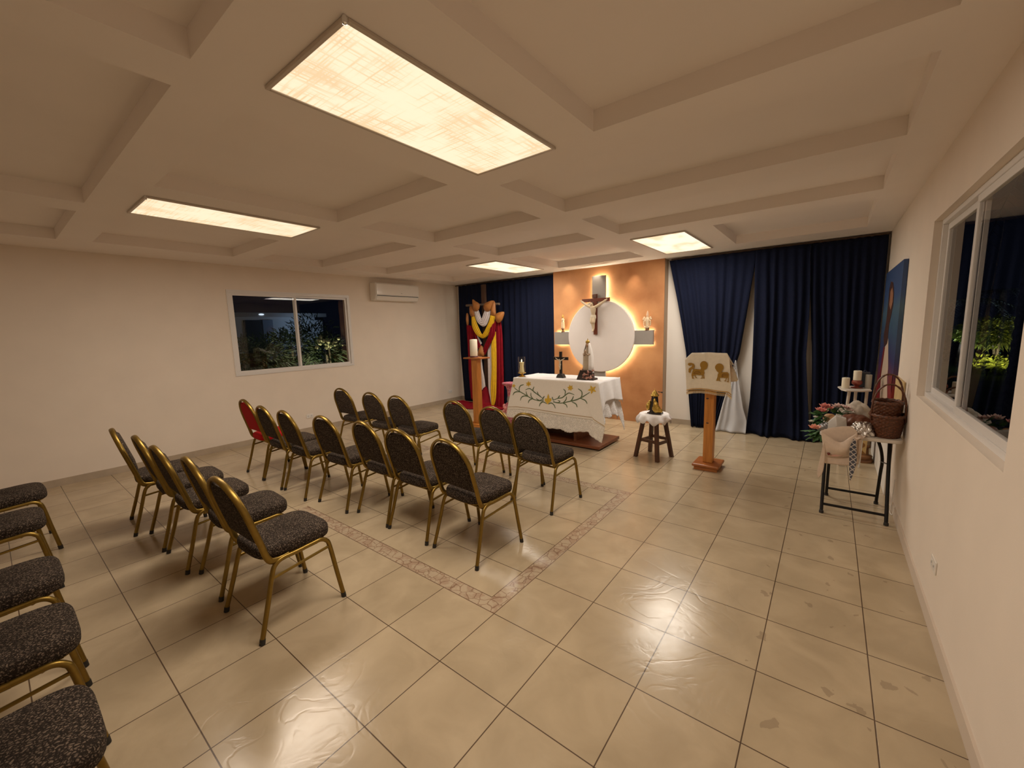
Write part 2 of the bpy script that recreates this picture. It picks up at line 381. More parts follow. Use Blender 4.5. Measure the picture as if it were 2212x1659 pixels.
for (a, b, c, d) in ((LW[0]-.014, LW[1]+.02, LW[2]-.014, LW[2]), (LW[0]-.014, LW[1]+.02, LW[3], LW[3]+.022), (LW[0]-.014, LW[0], LW[2], LW[3]), (LW[1], LW[1]+.02, LW[2], LW[3])):
    w1t.box((XL, a, c), (XL+.012, b, d))
struct(w1t.build('trim_1', ALU, smooth=False))
window('window_2', XR, 1, RW, .04, 'near_first', .034, .042, 1.60)
# ------------------------------------------------------------------ ceiling lights
def diffuser_mat(name, col, strength, weave):
    m = bpy.data.materials.new(name); m.use_nodes = True; nt = m.node_tree; b = nt.nodes['Principled BSDF']; N = nt.nodes.new; L = nt.links.new
    tc = N('ShaderNodeTexCoord')
    def st(sx, sy, det):
        mp = N('ShaderNodeMapping'); mp.inputs['Scale'].default_value = (sx, sy, 1); n = N('ShaderNodeTexNoise'); n.inputs['Scale'].default_value = 1; n.inputs['Detail'].default_value = det
        L(tc.outputs['Object'], mp.inputs['Vector']); L(mp.outputs[0], n.inputs['Vector']); return n.outputs['Fac']
    def mth(op, a, c):
        q = N('ShaderNodeMath'); q.operation = op
        for i, x in enumerate((a, c)):
            if isinstance(x, (int, float)): q.inputs[i].default_value = x
            else: L(x, q.inputs[i])
        return q.outputs[0]
    wv = mth('MINIMUM', st(3, 85, 2), st(85, 3, 2))
    big = st(4, 2.2, 2)
    v = mth('ADD', mth('MULTIPLY', wv, weave), mth('MULTIPLY', big, .7))
    rp = N('ShaderNodeValToRGB'); e = rp.color_ramp.elements
    e[0].position = .40*weave+.28; e[0].color = (col[0]*.82, col[1]*.72, col[2]*.60, 1); e[1].position = .47*weave+.36; e[1].color = (*col, 1)
    L(v, rp.inputs['Fac']); L(rp.outputs['Color'], b.inputs['Emission Color']); b.inputs['Emission Strength'].default_value = strength
    b.inputs['Base Color'].default_value = (.6,.52,.4,1)
    return m
DIF_A = diffuser_mat('woven_linen_diffuser', (1.0,.84,.60), 1.0, .9)
DIF_B = diffuser_mat('plain_diffuser', (1.0,.88,.68), 1.12, .12)
LFRAME = mat('light_frame_metal', (.60,.53,.46), .35, metal=.3)
CHROME = mat('chrome', (.8,.8,.8), .15, metal=1)
def ceiling_light(x0, x1, y0, y1, dm, col, label, power, latch=False):
    x0, x1, y0, y1 = kx(x0), kx(x1), ky(y0), ky(y1); cx, cy = (x0+x1)/2, (y0+y1)/2
    t = thing('ceiling_light', label, 'ceiling light', (cx, cy, ZC), group='rectangular ceiling lights')
    hx, hy = (x1-x0)/2, (y1-y0)/2; f = MB(); q = .018
    for a, b, c, d in ((-hx, hx, -hy, -hy+q), (-hx, hx, hy-q, hy), (-hx, -hx+q, -hy+q, hy-q), (hx-q, hx, -hy+q, hy-q)): f.box((a, c, -.016), (b, d, -.001))
    f.build('frame', LFRAME, t, smooth=False, bevel=.003)
    MB().box((-hx+q, -hy+q, -.010), (hx-q, hy-q, -.002)).build('diffuser', dm, t, smooth=False)
    if latch: MB().lathe([(.004,-.03),(.009,-.027),(.009,-.012),(.006,-.002)], 12, c=(hx-.004,-hy+.004,0)).build('latch', CHROME, t)
    ld = bpy.data.lights.new('ceiling_light_lamp', 'AREA'); ld.shape = 'RECTANGLE'; ld.size = x1-x0-.06; ld.size_y = y1-y0-.06; ld.energy = power; ld.color = col
    lo = bpy.data.objects.new('lamp', ld); COL.objects.link(lo); lo.location = (0, 0, -.018); lo.parent = t
ceiling_light(-.54, .11, -.79, .61, DIF_A, WARM, 'large linen-covered ceiling light nearest the camera, above the chairs', LAMP_W, True)
ceiling_light(-3.36, -2.73, -.785, .60, DIF_A, WARM, 'linen-covered ceiling light on the left, nearest the windowed left wall', LAMP_W, True)
ceiling_light(-3.50, -2.83, 3.55, 4.97, DIF_B, WARM_ALTAR, 'far ceiling light left of the orange panel, above the draped cross', LAMP_W)
ceiling_light(-.60, .08, 3.57, 5.03, DIF_B, WARM_ALTAR, 'far ceiling light right of the orange panel, above the lectern', LAMP_W)

# ------------------------------------------------------------------ altar wall panel, disc, cross of light
PY = 5.29
pw = MB().box((-2.83, PY, 0), (-.69, PY+.012, ZC)).build('wall_panel_facing', TERRA, smooth=False)
pw.name = 'trim_2'; struct(pw)
struct(MB().box((-2.825, PY+.012, 0), (-.695, YB, ZC)).build('trim_3', TERRA_SIDE, smooth=False))
LEDM = emit('warm_led_strip', (1.0,.92,.68), 75)
dt = thing('wall_disc', 'large white back-lit disc on the orange wall panel', 'wall disc', (-1.79, 5.205, 1.525))
R_ = .645
MB().lathe([(R_-.01,-.004),(R_,.002),(R_,.030),(R_-.008,.035)], 96).build('disc_face', DISC, dt, ang=30).rotation_euler = (PI/2, 0, 0)
ring = [(math.cos(2*PI*k/96)*(R_-.035), .04, math.sin(2*PI*k/96)*(R_-.035)) for k in range(96)]
MB().tube(ring, .006, 6, closed=True).build('led_strip', LEDM, dt)
MB().lathe([(.06,.0),(.06,-.084)], 16).build('spacer', GREYP, dt).rotation_euler = (PI/2, 0, 0)
wc = thing('wall_cross', 'large grey back-lit cross behind the white disc', 'wall cross', (-1.82, 5.222, 1.5))
MB().box((-.13, -.03, -1.3), (.13, .005, 1.10)).build('upright', GREYP, wc, smooth=False, bevel=.002)
MB().box((-.94, -.030, -.125), (-.45, .040, .118)).build('arm', GREYP, wc, smooth=False, bevel=.002)
MB().box((.48, -.030, -.125), (.985, .040, .118)).build('arm', GREYP, wc, smooth=False, bevel=.002)
leds = [((-.115,.022,.66),(-.105,.03,1.07)), ((.105,.022,.66),(.115,.03,1.07)), ((-.1,.022,1.07),(.1,.03,1.08))]
for a, b in ((-.92,-.60),(.62,.965)): leds += [((a,.046,-.112),(b,.052,-.104)), ((a,.046,.097),(b,.052,.105))]
for a, b in leds: MB().box(a, b).build('led_strip', LEDM, wc, smooth=False)

MB().box((-.07,.005,-1.2),(.07,.067,1.0)).build('spacer', GREYP, wc, smooth=False)
for i, (x, y) in enumerate(((-2.6,5.32),(-1.96,5.35),(-1.28,5.34))):
    x, y = kx(x), ky(y)
    t = thing('downlight', ('small recessed downlight above the left part of the orange panel','small recessed downlight above the grey upright of the panel','small recessed downlight above the right part of the orange panel')[i], 'downlight', (x, y, ZC), group='downlights above the orange panel')
    MB().lathe([(.032,-.001),(.042,-.001),(.042,-.006),(.032,-.007)], 24).build('ring', WHITE_PLASTIC, t)
    MB().lathe([(.0,-.002),(.031,-.002),(.031,-.005),(.0,-.005)], 20).build('lens', emit('downlight_lens', (1,.86,.65), 5), t)
    ld = bpy.data.lights.new('downlight_lamp', 'SPOT'); ld.energy = 15; ld.color = (1,.84,.64); ld.spot_size = math.radians(66); ld.spot_blend = .8; ld.shadow_soft_size = .02
    lo = bpy.data.objects.new('lamp', ld); COL.objects.link(lo); lo.location = (0, 0, -.012); lo.parent = t; lo.rotation_euler = (math.radians(7), 0, 0)

# ------------------------------------------------------------------ chairs
def make_chair(fab):
    t = thing('banquet_chair', '', 'chair')
    # seat cushion
    def outline(k, n=56):
        a = 2*PI*k/n; c, s = math.cos(a), math.sin(a)
        sx = math.copysign(abs(c)**.46, c); sy = math.copysign(abs(s)**.46, s)
        y = .025+sy*.218; x = sx*(.208+.014*sy)
        return x, y
    rows = []
    for sc, z in ((.93,.437),(.985,.440),(1.0,.448),(1.008,.470),(1.0,.489),(.975,.499),(.93,.504),(.6,.510),(.02,.512)):
        rows.append([(x*sc, .025+(y-.025)*sc, z + (.004*(y/.2) if z > .48 else 0)) for x, y in (outline(k) for k in range(56))])
    m = MB(); m.grid(rows, cu=True); m.f.append(list(range(55,-1,-1))); m.f.append([8*56+k for k in range(56)])
    m.build('seat', fab, t, ang=60)
    # backrest: lies in a plane leaning backwards
    def bk(x, h, off=0):   # h = height above floor, off = along the normal (front positive)
        y = -.160-(h-.45)*.275
        return Vector((x, y+off*.964, h+off*.264))
    z0, r = .712, .198; ztop = z0+math.sqrt(r*r-.085**2)
    hs = [.548,.552,.562,.60,.65,.70]+[z0+(ztop-z0)*q for q in (.2,.4,.6,.75,.86,.94,.985,1.0)]
    front, back = [], []
    ns = 18
    for i, h in enumerate(hs):
        wd = r if h <= z0 else math.sqrt(max(r*r-(h-z0)**2, 0))
        tt = min((h-.548)/.03, (ztop-h)/.03, 1); et = math.sqrt(max(0, 1-(1-max(tt,0))**2))
        fr, bb = [], []
        for k in range(ns+1):
            s = -1+2*k/ns; es = math.sqrt(max(0, 1-abs(s)**6))
            notch = -.010*max(0, 1-(s*wd/.055)**2) if i == len(hs)-1 else 0
            fr.append(bk(s*wd, h+notch, .004+.030*et*es)); bb.append(bk(s*wd, h+notch, -.004-.010*et*es))
        front.append(fr); back.append(bb)
    m = MB(); m.grid(front); m.grid(back, flip=True)
    n = ns+1; o2 = len(hs)*n
    loop = [k for k in range(n)]+[i*n+n-1 for i in range(1, len(hs))]+[(len(hs)-1)*n+k for k in range(n-2,-1,-1)]+[i*n for i in range(len(hs)-2,0,-1)]
    for q in range(len(loop)): a, b = loop[q], loop[(q+1)%len(loop)]; m.f.append((a, o2+a, o2+b, b))
    m.build('backrest', fab, t, ang=60)
    # back frame arch
    side = [(.207,-.045,.428),(.210,-.10,.424),(.213,-.145,.436),(.214,-.168,.475),(.214,bk(0,.54).y,.54),(.214,bk(0,.64).y,.64),(.214,bk(0,.715).y,.715)]
    arch = [bk(.214*math.cos(a), .715+.214*math.sin(a)) for a in [PI*k/20 for k in range(1,20)]]
    path = catmull(side, 5)+arch+catmull([(-x,y,z) for x,y,z in side][::-1], 5)
    m = MB(); m.tube(path, (.0108,.0185), 12, ref=(0,.964,.264)); m.build('back_frame', GOLD, t)
    # legs
    def leg(sx, foot, pts):
        p = catmull(pts, 5); o = MB().tube([(sx*x,y,z) for x,y,z in p], (.0136,.0136), 12).build('leg', GOLD, t)
        f0, f1 = Vector(pts[0]), Vector(pts[1]); dd = (f1-f0).normalized()
        q = [f0-dd*.002, f0+dd*.020]; q[0].z = 0
        MB().tube([(sx*a.x,a.y,a.z) for a in q], .0152, 12).build('foot_cap', CAP, o)
    for sx in (-1, 1):
        leg(sx, 0, [(.245,-.25,.012),(.232,-.195,.20),(.222,-.150,.365),(.217,-.125,.408),(.214,-.085,.426),(.213,-.02,.427),(.213,.04,.429)])
        leg(sx, 0, [(.243,.25,.012),(.232,.222,.20),(.221,.197,.375),(.217,.180,.415),(.214,.145,.434),(.213,.09,.432),(.213,.04,.430)])
        MB().tube([(sx*.222,-.158,.335),(sx*.222,.195,.372)], .0085, 8).build('stretcher', GOLD, t)
    m = MB()
    m.tube([(-.215,-.118,.405),(.215,-.118,.405)], .010, 8); m.tube([(-.213,.12,.425),(.213,.12,.425)], .009, 8)
    for sx in (-1, 1): m.box((sx*.17-.02, -.1, .428), (sx*.17+.02, .18, .438))
    m.prism([(x*.93,.025+(y-.025)*.93,.4285) for x, y in (outline(k) for k in range(56))], (0,0,.009)); m.build('seat_frame', GOLD, t)
    return t
proto = make_chair(SEATF)
D = 'dark patterned chair '
chairs = [  # x, y of the middle between the feet, turn, label
 (-4.00,1.65,2,D+'in the altar-side row, set apart nearest the left wall'),
 (-3.225,1.62,1,D+'in the altar-side row, second from the left wall'),
 (-2.665,1.62,0,D+'in the altar-side row, just left of the open gap'),
 (-1.74,1.71,-2,D+'in the altar-side row, just right of the open gap'),
 (-1.135,1.655,-3,D+'second from the right end of the altar-side row'),
 (-.645,1.58,-4,D+'at the right end of the altar-side row, in front of the altar'),
 (-3.985,.4225,-1,'red-covered banquet chair nearest the left wall in the seven-chair row'),
 (-3.465,.411,-1.6,D+'directly beside the red chair'),
 (-2.93,.415,-1.6,D+'second to the right of the red chair'),
 (-2.305,.49,1.6,D+'third to the right of the red chair, middle of the seven-chair row'),
 (-1.718,.56,-2.5,D+'third from the right end of the seven-chair row'),
 (-1.206,.547,0,D+'second from the right end of the seven-chair row'),
 (-.62,.541,-4,D+'at the right end of the seven-chair row'),
 (-3.413,-.798,-6.6,D+'nearest the left wall in the five-chair row'),
 (-2.888,-.738,-2,D+'second from the left wall in the five-chair row'),
 (-2.343,-.732,0,D+'in the middle of the five-chair row'),
 (-1.763,-.683,-3,D+'second from the right end of the five-chair row'),
 (-1.147,-.704,2,D+'at the right end of the five-chair row'),
 (-3.69,-1.755,2,D+'cut by the left photo edge, farthest back of those'),
 (-2.89,-1.81,0,D+'cut by the left photo edge, second farthest back of those'),
 (-1.75,-1.82,0,D+'cut by the left photo edge, in the middle of those'),
 (-1.075,-1.83,0,D+'cut by the left photo edge, second nearest the camera'),
 (-.345,-1.85,0,D+'cut by the bottom left photo corner, nearest the camera'),
]
for i, (x, y, rz, lab) in enumerate(chairs):
    if i == 0: o = proto
    elif i == 6: o = make_chair(REDF); o.scale = (1,1,1.03)
    else: o = copy_tree(proto)
    o.location = (x, y, 0); o.rotation_euler = (0, 0, math.radians(rz)); o['label'] = lab; o['group'] = 'banquet chairs in rows'

# ------------------------------------------------------------------ curtains
def interp(poly, z):
    P = sorted(poly, key=lambda p: -p[1])
    if z >= P[0][1]: return P[0][0]
    for a, b in zip(P, P[1:]):
        if a[1] >= z >= b[1]: return a[0]+(b[0]-a[0])*((a[1]-z)/max(a[1]-b[1], 1e-6))
    return P[-1][0]
def curtain(name, left, right, y0, nf, amp, zt, zb, m, label, group=None, seed=0, flare=0.0):
    rnd = random.Random(seed); ph = [rnd.uniform(0, 6.28) for _ in range(4)]; nc = nf*10; rows = []
    for i in range(41):
        v = i/40; z = zt+(zb-zt)*v; xl, xr = interp(left, z), interp(right, z); row = []
        for k in range(nc+1):
            u = k/nc
            uu = u+.35/nf*math.sin(2*PI*u*nf*.37+ph[0])*v
            g = math.sin(2*PI*nf*uu+ph[1])+.35*math.sin(2*PI*nf*.53*uu+ph[2]+v*1.2)
            y = y0+amp*(.35+.65*min(1, v*1.6))*g*(.8+.3*math.sin(2*PI*u*1.7+ph[3]))
            y -= flare*max(0, (v-.86)/.14)**2*(.5+.5*math.sin(2*PI*u*2+ph[3]))
            row.append((xl+(xr-xl)*u, y, z))
        rows.append(row)
    o = MB().grid(rows).build(name, m, solid=.003, loc=((interp(left, zb)+interp(right, zb))/2, y0, zb), ang=180)
    return tag(o, label, 'curtain', group)
C2 = lambda x, y, Y=5.36: (lambda p: (p.x, p.z))(at(1420+x*.2772, 520+y*.2772, Y))
NG = 'navy curtains'
curtain('curtain', [(-5.50,2.74),(-5.53,1.2),(-5.50,.01)], [(-2.87,2.74),(-2.86,.01)], 5.38, 17, .035, 2.735, .012, NAVY, 'wide navy curtain left of the orange panel, behind the draped cross', NG, 1)
curtain('curtain', [C2(95,160),C2(150,430),C2(185,620),C2(225,870),C2(245,1200),C2(265,1455)], [C2(768,140),C2(760,195),C2(712,480),C2(642,870),C2(600,1000),C2(520,1250),C2(440,1480)], 5.36, 9, .032, 2.735, .012, NAVY, 'navy curtain gathered narrow at its foot, behind the lectern', NG, 2)
curtain('curtain', [C2(766,140),C2(762,195),C2(755,600),C2(740,1000),C2(725,1220),C2(702,1400),C2(690,1530)], [C2(1194,100),C2(1190,430),C2(1183,600),C2(1160,900),C2(1170,1150),C2(1190,1560)], 5.35, 6, .04, 2.735, .012, NAVY, 'middle navy curtain right of the grey lining, foot spread on the floor', NG, 3, .10)
curtain('curtain', [C2(1196,100),C2(1193,430),C2(1205,900),C2(1203,1200),C2(1192,1560)], [(2.02,2.74),(2.015,1.2),(1.98,.01)], 5.37, 9, .032, 2.735, .012, NAVY, 'rightmost navy curtain in the corner by the painting', NG, 4, .06)
# turned-out lining of the gathered curtain
L0 = [C2(612,930),C2(575,1080),C2(520,1250),C2(452,1490)]; R0 = [C2(618,930),C2(640,1100),C2(672,1300),C2(700,1400),C2(692,1512)]
curtain('curtain_lining', L0, R0, 5.31, 3, .022, L0[0][1], .012, LINING, 'pale grey lining flared out beside the gathered curtain', None, 6, .03)
r = MB().tube([(-.62,5.40,2.752),(2.03,5.40,2.752)], .013, 10).build('curtain_rod', mat('brown_rod', (.10,.06,.035), .5)); r.name = 'curtain_rod'
tag(r, 'thin brown curtain rod along the ceiling right of the panel', 'curtain rod')
r = MB().tube([(-5.64,5.41,2.752),(-2.84,5.41,2.752)], .013, 10).build('curtain_rod', bpy.data.materials['brown_rod'])
tag(r, 'thin brown curtain rod along the ceiling left of the panel', 'curtain rod')

# ------------------------------------------------------------------ draped wooden cross
OLDWOOD = mat('weathered_brown_wood', (.075,.035,.02), .7, var=.25, scale=8, wave=(6,6,.6))
t = thing('wooden_cross', 'tall dark wooden cross draped with coloured cloths before the curtain', 'cross', (-4.52, 5.14, 0))
MB().box((-.055,-.02,0),(.055,.03,2.68)).build('upright', OLDWOOD, t, smooth=False, bevel=.004)
MB().tube([(-.50,-.035,2.255),(.46,-.035,2.235)], .026, 10).build('crossbar', mat('grey_weathered_wood', (.16,.12,.09), .7, var=.2, scale=12), t)
DD = lambda p, Y: at(980+p[0]*.2049, 590+p[1]*.2049, Y)
def ribbon(e1, e2, Y, folds, amp, n=5, seed=0):
    A = catmull([DD(p, Y) for p in e1], n); B = catmull([DD(p, Y) for p in e2], n)
    N = 44; rows = []
    def samp(P, t):
        q = t*(len(P)-1); i = min(int(q), len(P)-2); return P[i].lerp(P[i+1], q-i)
    nc = max(folds*8, 10)
    for i in range(N):
        v = i/(N-1); a, b = samp(A, v), samp(B, v); row = []
        for k in range(nc+1):
            u = k/nc; p = a.lerp(b, u)
            p.y += -amp*math.sin(PI*u)*1.2 + amp*.6*math.sin(2*PI*folds*u+seed+v*1.3)
            row.append(p)
        rows.append(row)
    return MB().grid(rows)
CW = mat('white_drape', (.66,.60,.60), .8, var=.05, scale=20); CY = mat('yellow_drape', (.72,.44,.008), .75, var=.08, scale=20); CR = mat('red_drape', (.20,.002,.010), .75, var=.15, scale=10, spec=.2)
def cloth(name, label): return thing(name, label, 'drape', (-4.5, 5.05, 0), group='coloured cloths on the wooden cross')
def part(rb, name, m, t): return rb.build(name, m, t, solid=.004, loc=None, ang=180)
def shift(mb, t): 
    mb.v = [v-t.location for v in mb.v]; return mb
t = cloth('draped_cloth', 'white cloth in a small swag highest on the draped wooden cross')
part(shift(ribbon([(213,400),(238,500),(275,545),(310,563),(345,545),(375,470),(386,395)], [(262,390),(275,430),(290,474),(298,478),(308,440),(322,400),(328,385)], 4.99, 4, .012), t), 'swag', CW, t)
part(shift(ribbon([(350,700),(355,850),(360,1000),(365,1200),(380,1300),(398,1385)], [(396,740),(397,800),(400,1000),(398,1250),(408,1300),(412,1395)], 5.02, 2, .012), t), 'fall', CW, t)
part(shift(ribbon([(218,640),(240,690),(285,770)], [(232,640),(270,690),(297,738)], 5.03, 1, .01), t), 'fall', CW, t)
part(shift(ribbon([(250,830),(260,1000),(265,1150),(270,1268)], [(290,830),(305,1000),(322,1100),(333,1195)], 5.03, 2, .012), t), 'fall', CW, t)
t = cloth('draped_cloth', 'yellow cloth in a wide swag with a long tail on the draped cross')
part(shift(ribbon([(188,465),(193,560),(230,640),(280,680),(320,686),(365,650),(410,580),(436,455)], [(220,455),(240,520),(270,590),(295,642),(310,636),(340,580),(375,500),(386,445)], 4.97, 4, .014), t), 'swag', CY, t)
part(shift(ribbon([(436,600),(405,700),(394,780),(398,1000),(388,1200),(398,1350),(404,1400)], [(444,620),(447,700),(451,900),(449,1200),(442,1330),(425,1395),(412,1410)], 4.99, 3, .016), t), 'fall', CY, t)
t = cloth('draped_cloth', 'long dark red cloth falling from the cross and pooling on the floor')
part(shift(ribbon([(378,600),(358,680),(322,760),(304,818)], [(444,500),(434,640),(388,740),(330,862)], 4.955, 3, .018), t), 'swag', CR, t)
part(shift(ribbon([(205,590),(232,720),(250,805)], [(222,560),(252,690),(292,770)], 5.0, 2, .012), t), 'swag', CR, t)
part(shift(ribbon([(440,510),(445,700),(445,1000),(440,1300),(430,1432)], [(500,515),(512,640),(518,800),(525,1100),(528,1420)], 5.04, 3, .022), t), 'fall', CR, t)
part(shift(ribbon([(133,540),(148,800),(163,1100),(188,1330)], [(216,560),(216,700),(200,900),(222,1330)], 5.05, 3, .022), t), 'fall', CR, t)
rows = []
for i in range(15):
    r_ = 1-i/14; row = []
    for k in range(64):
        a = 2*PI*k/64; rr = r_*(1+.10*math.sin(3*a+1)+.06*math.sin(7*a))
        x, y = -4.72+.80*rr*math.cos(a), 4.92+.30*rr*math.sin(a)
        z = .008+(1-r_**2)**.6*(.075+.035*math.sin(9*x+6*y)+.02*math.sin(21*x-11*y)) + .40*math.exp(-((x+4.50)/.16)**2-((y-5.08)/.10)**2)*(1-r_**6)
        row.append((x, y, max(z, .004)))
    rows.append(row)
mb = MB(); mb.grid(rows, cu=True); mb.f.append([14*64+k for k in range(64)]); mb.f.append([k for k in range(63,-1,-1)])
shift(mb, t).build('floor_pool', CR, t, ang=180)
LEAFC = mat('terracotta_clay', (.34,.13,.03), .5, var=.2, scale=10)
def leafplate(poly, Y, bulge, label, g='clay leaf shells on the draped cross'):
    P = catmull([DD(p, Y) for p in poly], 3, closed=True); c = sum(P, Vector())/len(P); rows = []
    for s in (1, .96, .8, .55, .28, .03):
        rows.append([c+(p-c)*s+Vector((0, -bulge*(1-s*s)-.004, 0)) for p in P])
    n = len(P); m = MB(); m.grid(rows, cu=True); m.f.append([5*n+k for k in range(n)])
    m.grid([[p.copy() for p in P], [p+Vector((0,.012,0)) for p in P]], cu=True); m.f.append([7*n+k for k in range(n)])
    o = m.build('clay_leaf_shell', LEAFC, loc=c, ang=50); return tag(o, label, 'clay shell', g)
leafplate([(198,278),(230,297),(268,325),(268,370),(245,402),(212,396),(200,340)], 4.97, .05, 'brown leaf-shaped clay shell at the top left end of the white swag')
leafplate([(318,332),(350,308),(414,288),(402,340),(386,390),(350,406),(320,382)], 4.97, .05, 'brown leaf-shaped clay shell at the top right end of the white swag')
leafplate([(168,355),(198,352),(218,400),(218,458),(195,466),(170,430)], 4.99, .04, 'brown clay shell at the left end of the yellow swag')
leafplate([(412,298),(434,312),(441,400),(438,455),(392,452),(390,405)], 4.99, .04, 'brown clay shell at the right end of the yellow swag')
leafplate([(438,445),(462,420),(529,408),(522,462),(500,508),(466,524),(442,495)], 4.96, .06, 'brown leaf-shaped clay shell farthest right, above the red fall')
leafplate([(134,428),(150,430),(156,490),(152,545),(138,540),(133,490)], 5.01, .03, 'narrow brown clay shell farthest left, above the red fall')
leafplate([(291,763),(310,800),(320,868),(288,876),(254,868),(262,805)], 4.93, .05, 'pointed brown clay shell lowest on the cross, beside the tall candle')

# ------------------------------------------------------------------ candle stand with tall candle
t = thing('candle_stand', 'honey-coloured wooden pedestal stand carrying the tall white candle', 'stand', (-3.40, 3.60, 0))
MB().box((-.17,-.15,0),(.17,.15,.03)).box((-.155,-.135,.03),(.155,.135,.055)).build('base', PINE, t, smooth=False, bevel=.008)
MB().box((-.066,-.055,.055),(.066,.055,1.205)).build('post', PINE, t, smooth=False, bevel=.006)
MB().box((-.185,-.13,1.205),(.215,.13,1.228)).build('top_board', PINE2, t, smooth=False, bevel=.004)
t = thing('pillar_candle', 'tall thick white candle on the wooden pedestal stand', 'candle', (-3.425, 3.58, 1.228))
MB().lathe([(.07,0),(.075,.012),(.06,.024),(.03,.03)], 24).build('dish', mat('dark_red_dish', (.09,.012,.012), .4), t)
MB().lathe([(.064,.026),(.066,.05),(.066,.305),(.058,.315),(.02,.300)], 28, fn=lambda a, z: 1+(.03*math.sin(3*a) if z > .29 else 0)).build('wax', WAX, t)
MB().tube([(0,0,.30),(.003,0,.325)], .003, 6).build('wick', CAP, t)

# ------------------------------------------------------------------ altar
t = thing('altar_table', 'wooden altar table on a low reddish plinth under white cloths', 'altar', (-1.61, 3.65, 0))
X0, X1, Y0, Y1 = -.72, .71, -.345, .335
MB().box((X0,Y0,.025),(X1,Y1,.068)).build('plinth', MIDWOOD, t, smooth=False, bevel=.004)
MB().box((X0+.1,Y0+.08,0),(X1-.1,Y1-.08,.025)).build('plinth_foot', DARKWOOD, t, smooth=False)
MB().box((.255,-.24,.068),(.30,.26,.93)).build('pedestal_board', MIDWOOD, t, smooth=False, bevel=.003)
MB().box((-.40,-.24,.068),(-.355,.26,.93)).build('pedestal_board', MIDWOOD, t, smooth=False, bevel=.003)
MB().box((-.355,-.02,.068),(.255,.02,.93)).build('spine_board', DARKWOOD, t, smooth=False)
MB().box((X0+.01,Y0+.02,.915),(X1-.01,Y1-.01,.945)).build('tabletop', MIDWOOD, t, smooth=False, bevel=.003)
AX = lambda p, Y: at(1080+p[0]*.1507, 740+p[1]*.1507, Y)
t = thing('altar_cloth', 'white altar cloth with lace hanging over the right end of the altar', 'cloth', (-1.61, 3.65, .945))
O = t.location.copy()
def rel(rows, o): return [[Vector(p)-o for p in r] for r in rows]
rows = []
for i in range(13):
    s = i/12
    if s < .2: q = (3.99+.02, .957-.30*(1-s/.2))
    elif s < .9: q = (3.99-(.70)*(s-.2)/.7, .957)
    else: q = (3.29-.008, .957-.05*(s-.9)/.1)
    rows.append([(-2.335+1.43*k/24, q[0], q[1]+.0012*math.sin(k*2.1+i)) for k in range(25)])
MB().grid(rel(rows, O)).build('top_sheet', WHITEC, t, solid=.003, ang=60)
def drape(x0, top, bot, out, folds, amp, nr=16, nc=48):
    rows = []
    for i in range(nr+1):
        v = i/nr; row = []
        for k in range(nc+1):
            u = k/nc; y = 3.285+u*.715; zt, zb = top(u), bot(u)
            row.append((x0+out*v+amp*v*math.sin(2*PI*folds*u+.6), y+.05*v*(u-.5), zt+(zb-zt)*v))
        rows.append(row)
    return rows
bz = lambda u: .66-.03*math.cos(u*7)+(-.05 if u > .93 else 0)-.10*max(0, 1-u/.12)
MB().grid(rel(drape(-.905, lambda u: .957, bz, .05, 2.5, .022), O)).build('side_drape', WHITEC, t, solid=.003, ang=180)
lb = lambda u: (.47-.10*max(0,(u-.55)/.2)*(1 if u < .75 else 0)-(.08 if u < .08 else 0)+.02*math.sin(u*40)) if u < .78 else .17+.30*abs(u-.9)/.12*.9
MB().grid(rel(drape(-.90, lambda u: bz(u)+.01, lambda u: min(lb(u), .46), .06, 3.5, .03), O)).build('lace_edging', LACE, t, solid=.002, ang=180)
rows = [[(-2.335-.07*v-.01*v*math.sin(9*u), 3.29+.70*u, .957-.45*v) for u in [k/20 for k in range(21)]] for v in [i/8 for i in range(9)]]
MB().grid(rel(rows, O)).build('side_drape', WHITEC, t, solid=.003, ang=180)
rows = [[(-2.33+1.42*u, 4.005+.03*v, .957-.42*v) for u in [k/20 for k in range(21)]] for v in [i/6 for i in range(7)]]
# embroidered frontal
t = thing('altar_frontal', 'cream altar frontal embroidered with green vines and yellow flowers', 'cloth', (-1.61, 3.28, .945))
O = t.location.copy()
def fy(z): return 3.279-.055*(.957-z)/.5
def lerpl(P, t_):
    q = t_*(len(P)-1); i = min(int(q), len(P)-2); return P[i].lerp(P[i+1], q-i)
topE = [Vector((-2.322,3.28,.962)), Vector((-1.6,3.28,.963)), Vector((-.905,3.28,.963))]
goldE = [AX(p, 3.23) for p in ((108,922),(250,920),(400,937),(700,985),(1000,1030),(1330,1074),(1350,1100),(1508,1198))]
bandE = [AX(p, 3.23) for p in ((104,958),(250,958),(400,972),(700,1022),(1000,1068),(1330,1112),(1350,1140),(1512,1215))]
lacE = [AX(p, 3.23) for p in ((98,1050),(250,1085),(400,1130),(560,1180),(700,1218),(880,1232),(950,1265),(1000,1280),(1130,1268),(1280,1272),(1300,1315),(1390,1372),(1475,1430))]
def sheet(E1, E2, nr, nc, off, amp=.006, scal=0):
    rows = []
    for i in range(nr+1):
        v = i/nr; row = []
        for k in range(nc+1):
            u = k/nc; a, b = lerpl(E1, u), lerpl(E2, u); p = a.lerp(b, v)
            p.y = fy(p.z)+off+amp*math.sin(u*19+.4)*(.963-p.z)*1.3 - .0*v
            if scal and i == nr: p.z -= scal*abs(math.sin(u*60))
            row.append(p)
        rows.append(row)
    return rows
MB().grid(rel(sheet(topE, bandE, 20, 60, 0), O)).build('linen_panel', CREAM, t, solid=.002, ang=180)
MB().grid(rel(sheet(bandE, lacE, 12, 80, .002, scal=.01), O)).build('lace_hem', LACE_C, t, solid=.0015, ang=180)
gp = [lerpl(goldE, k/60) for k in range(61)]
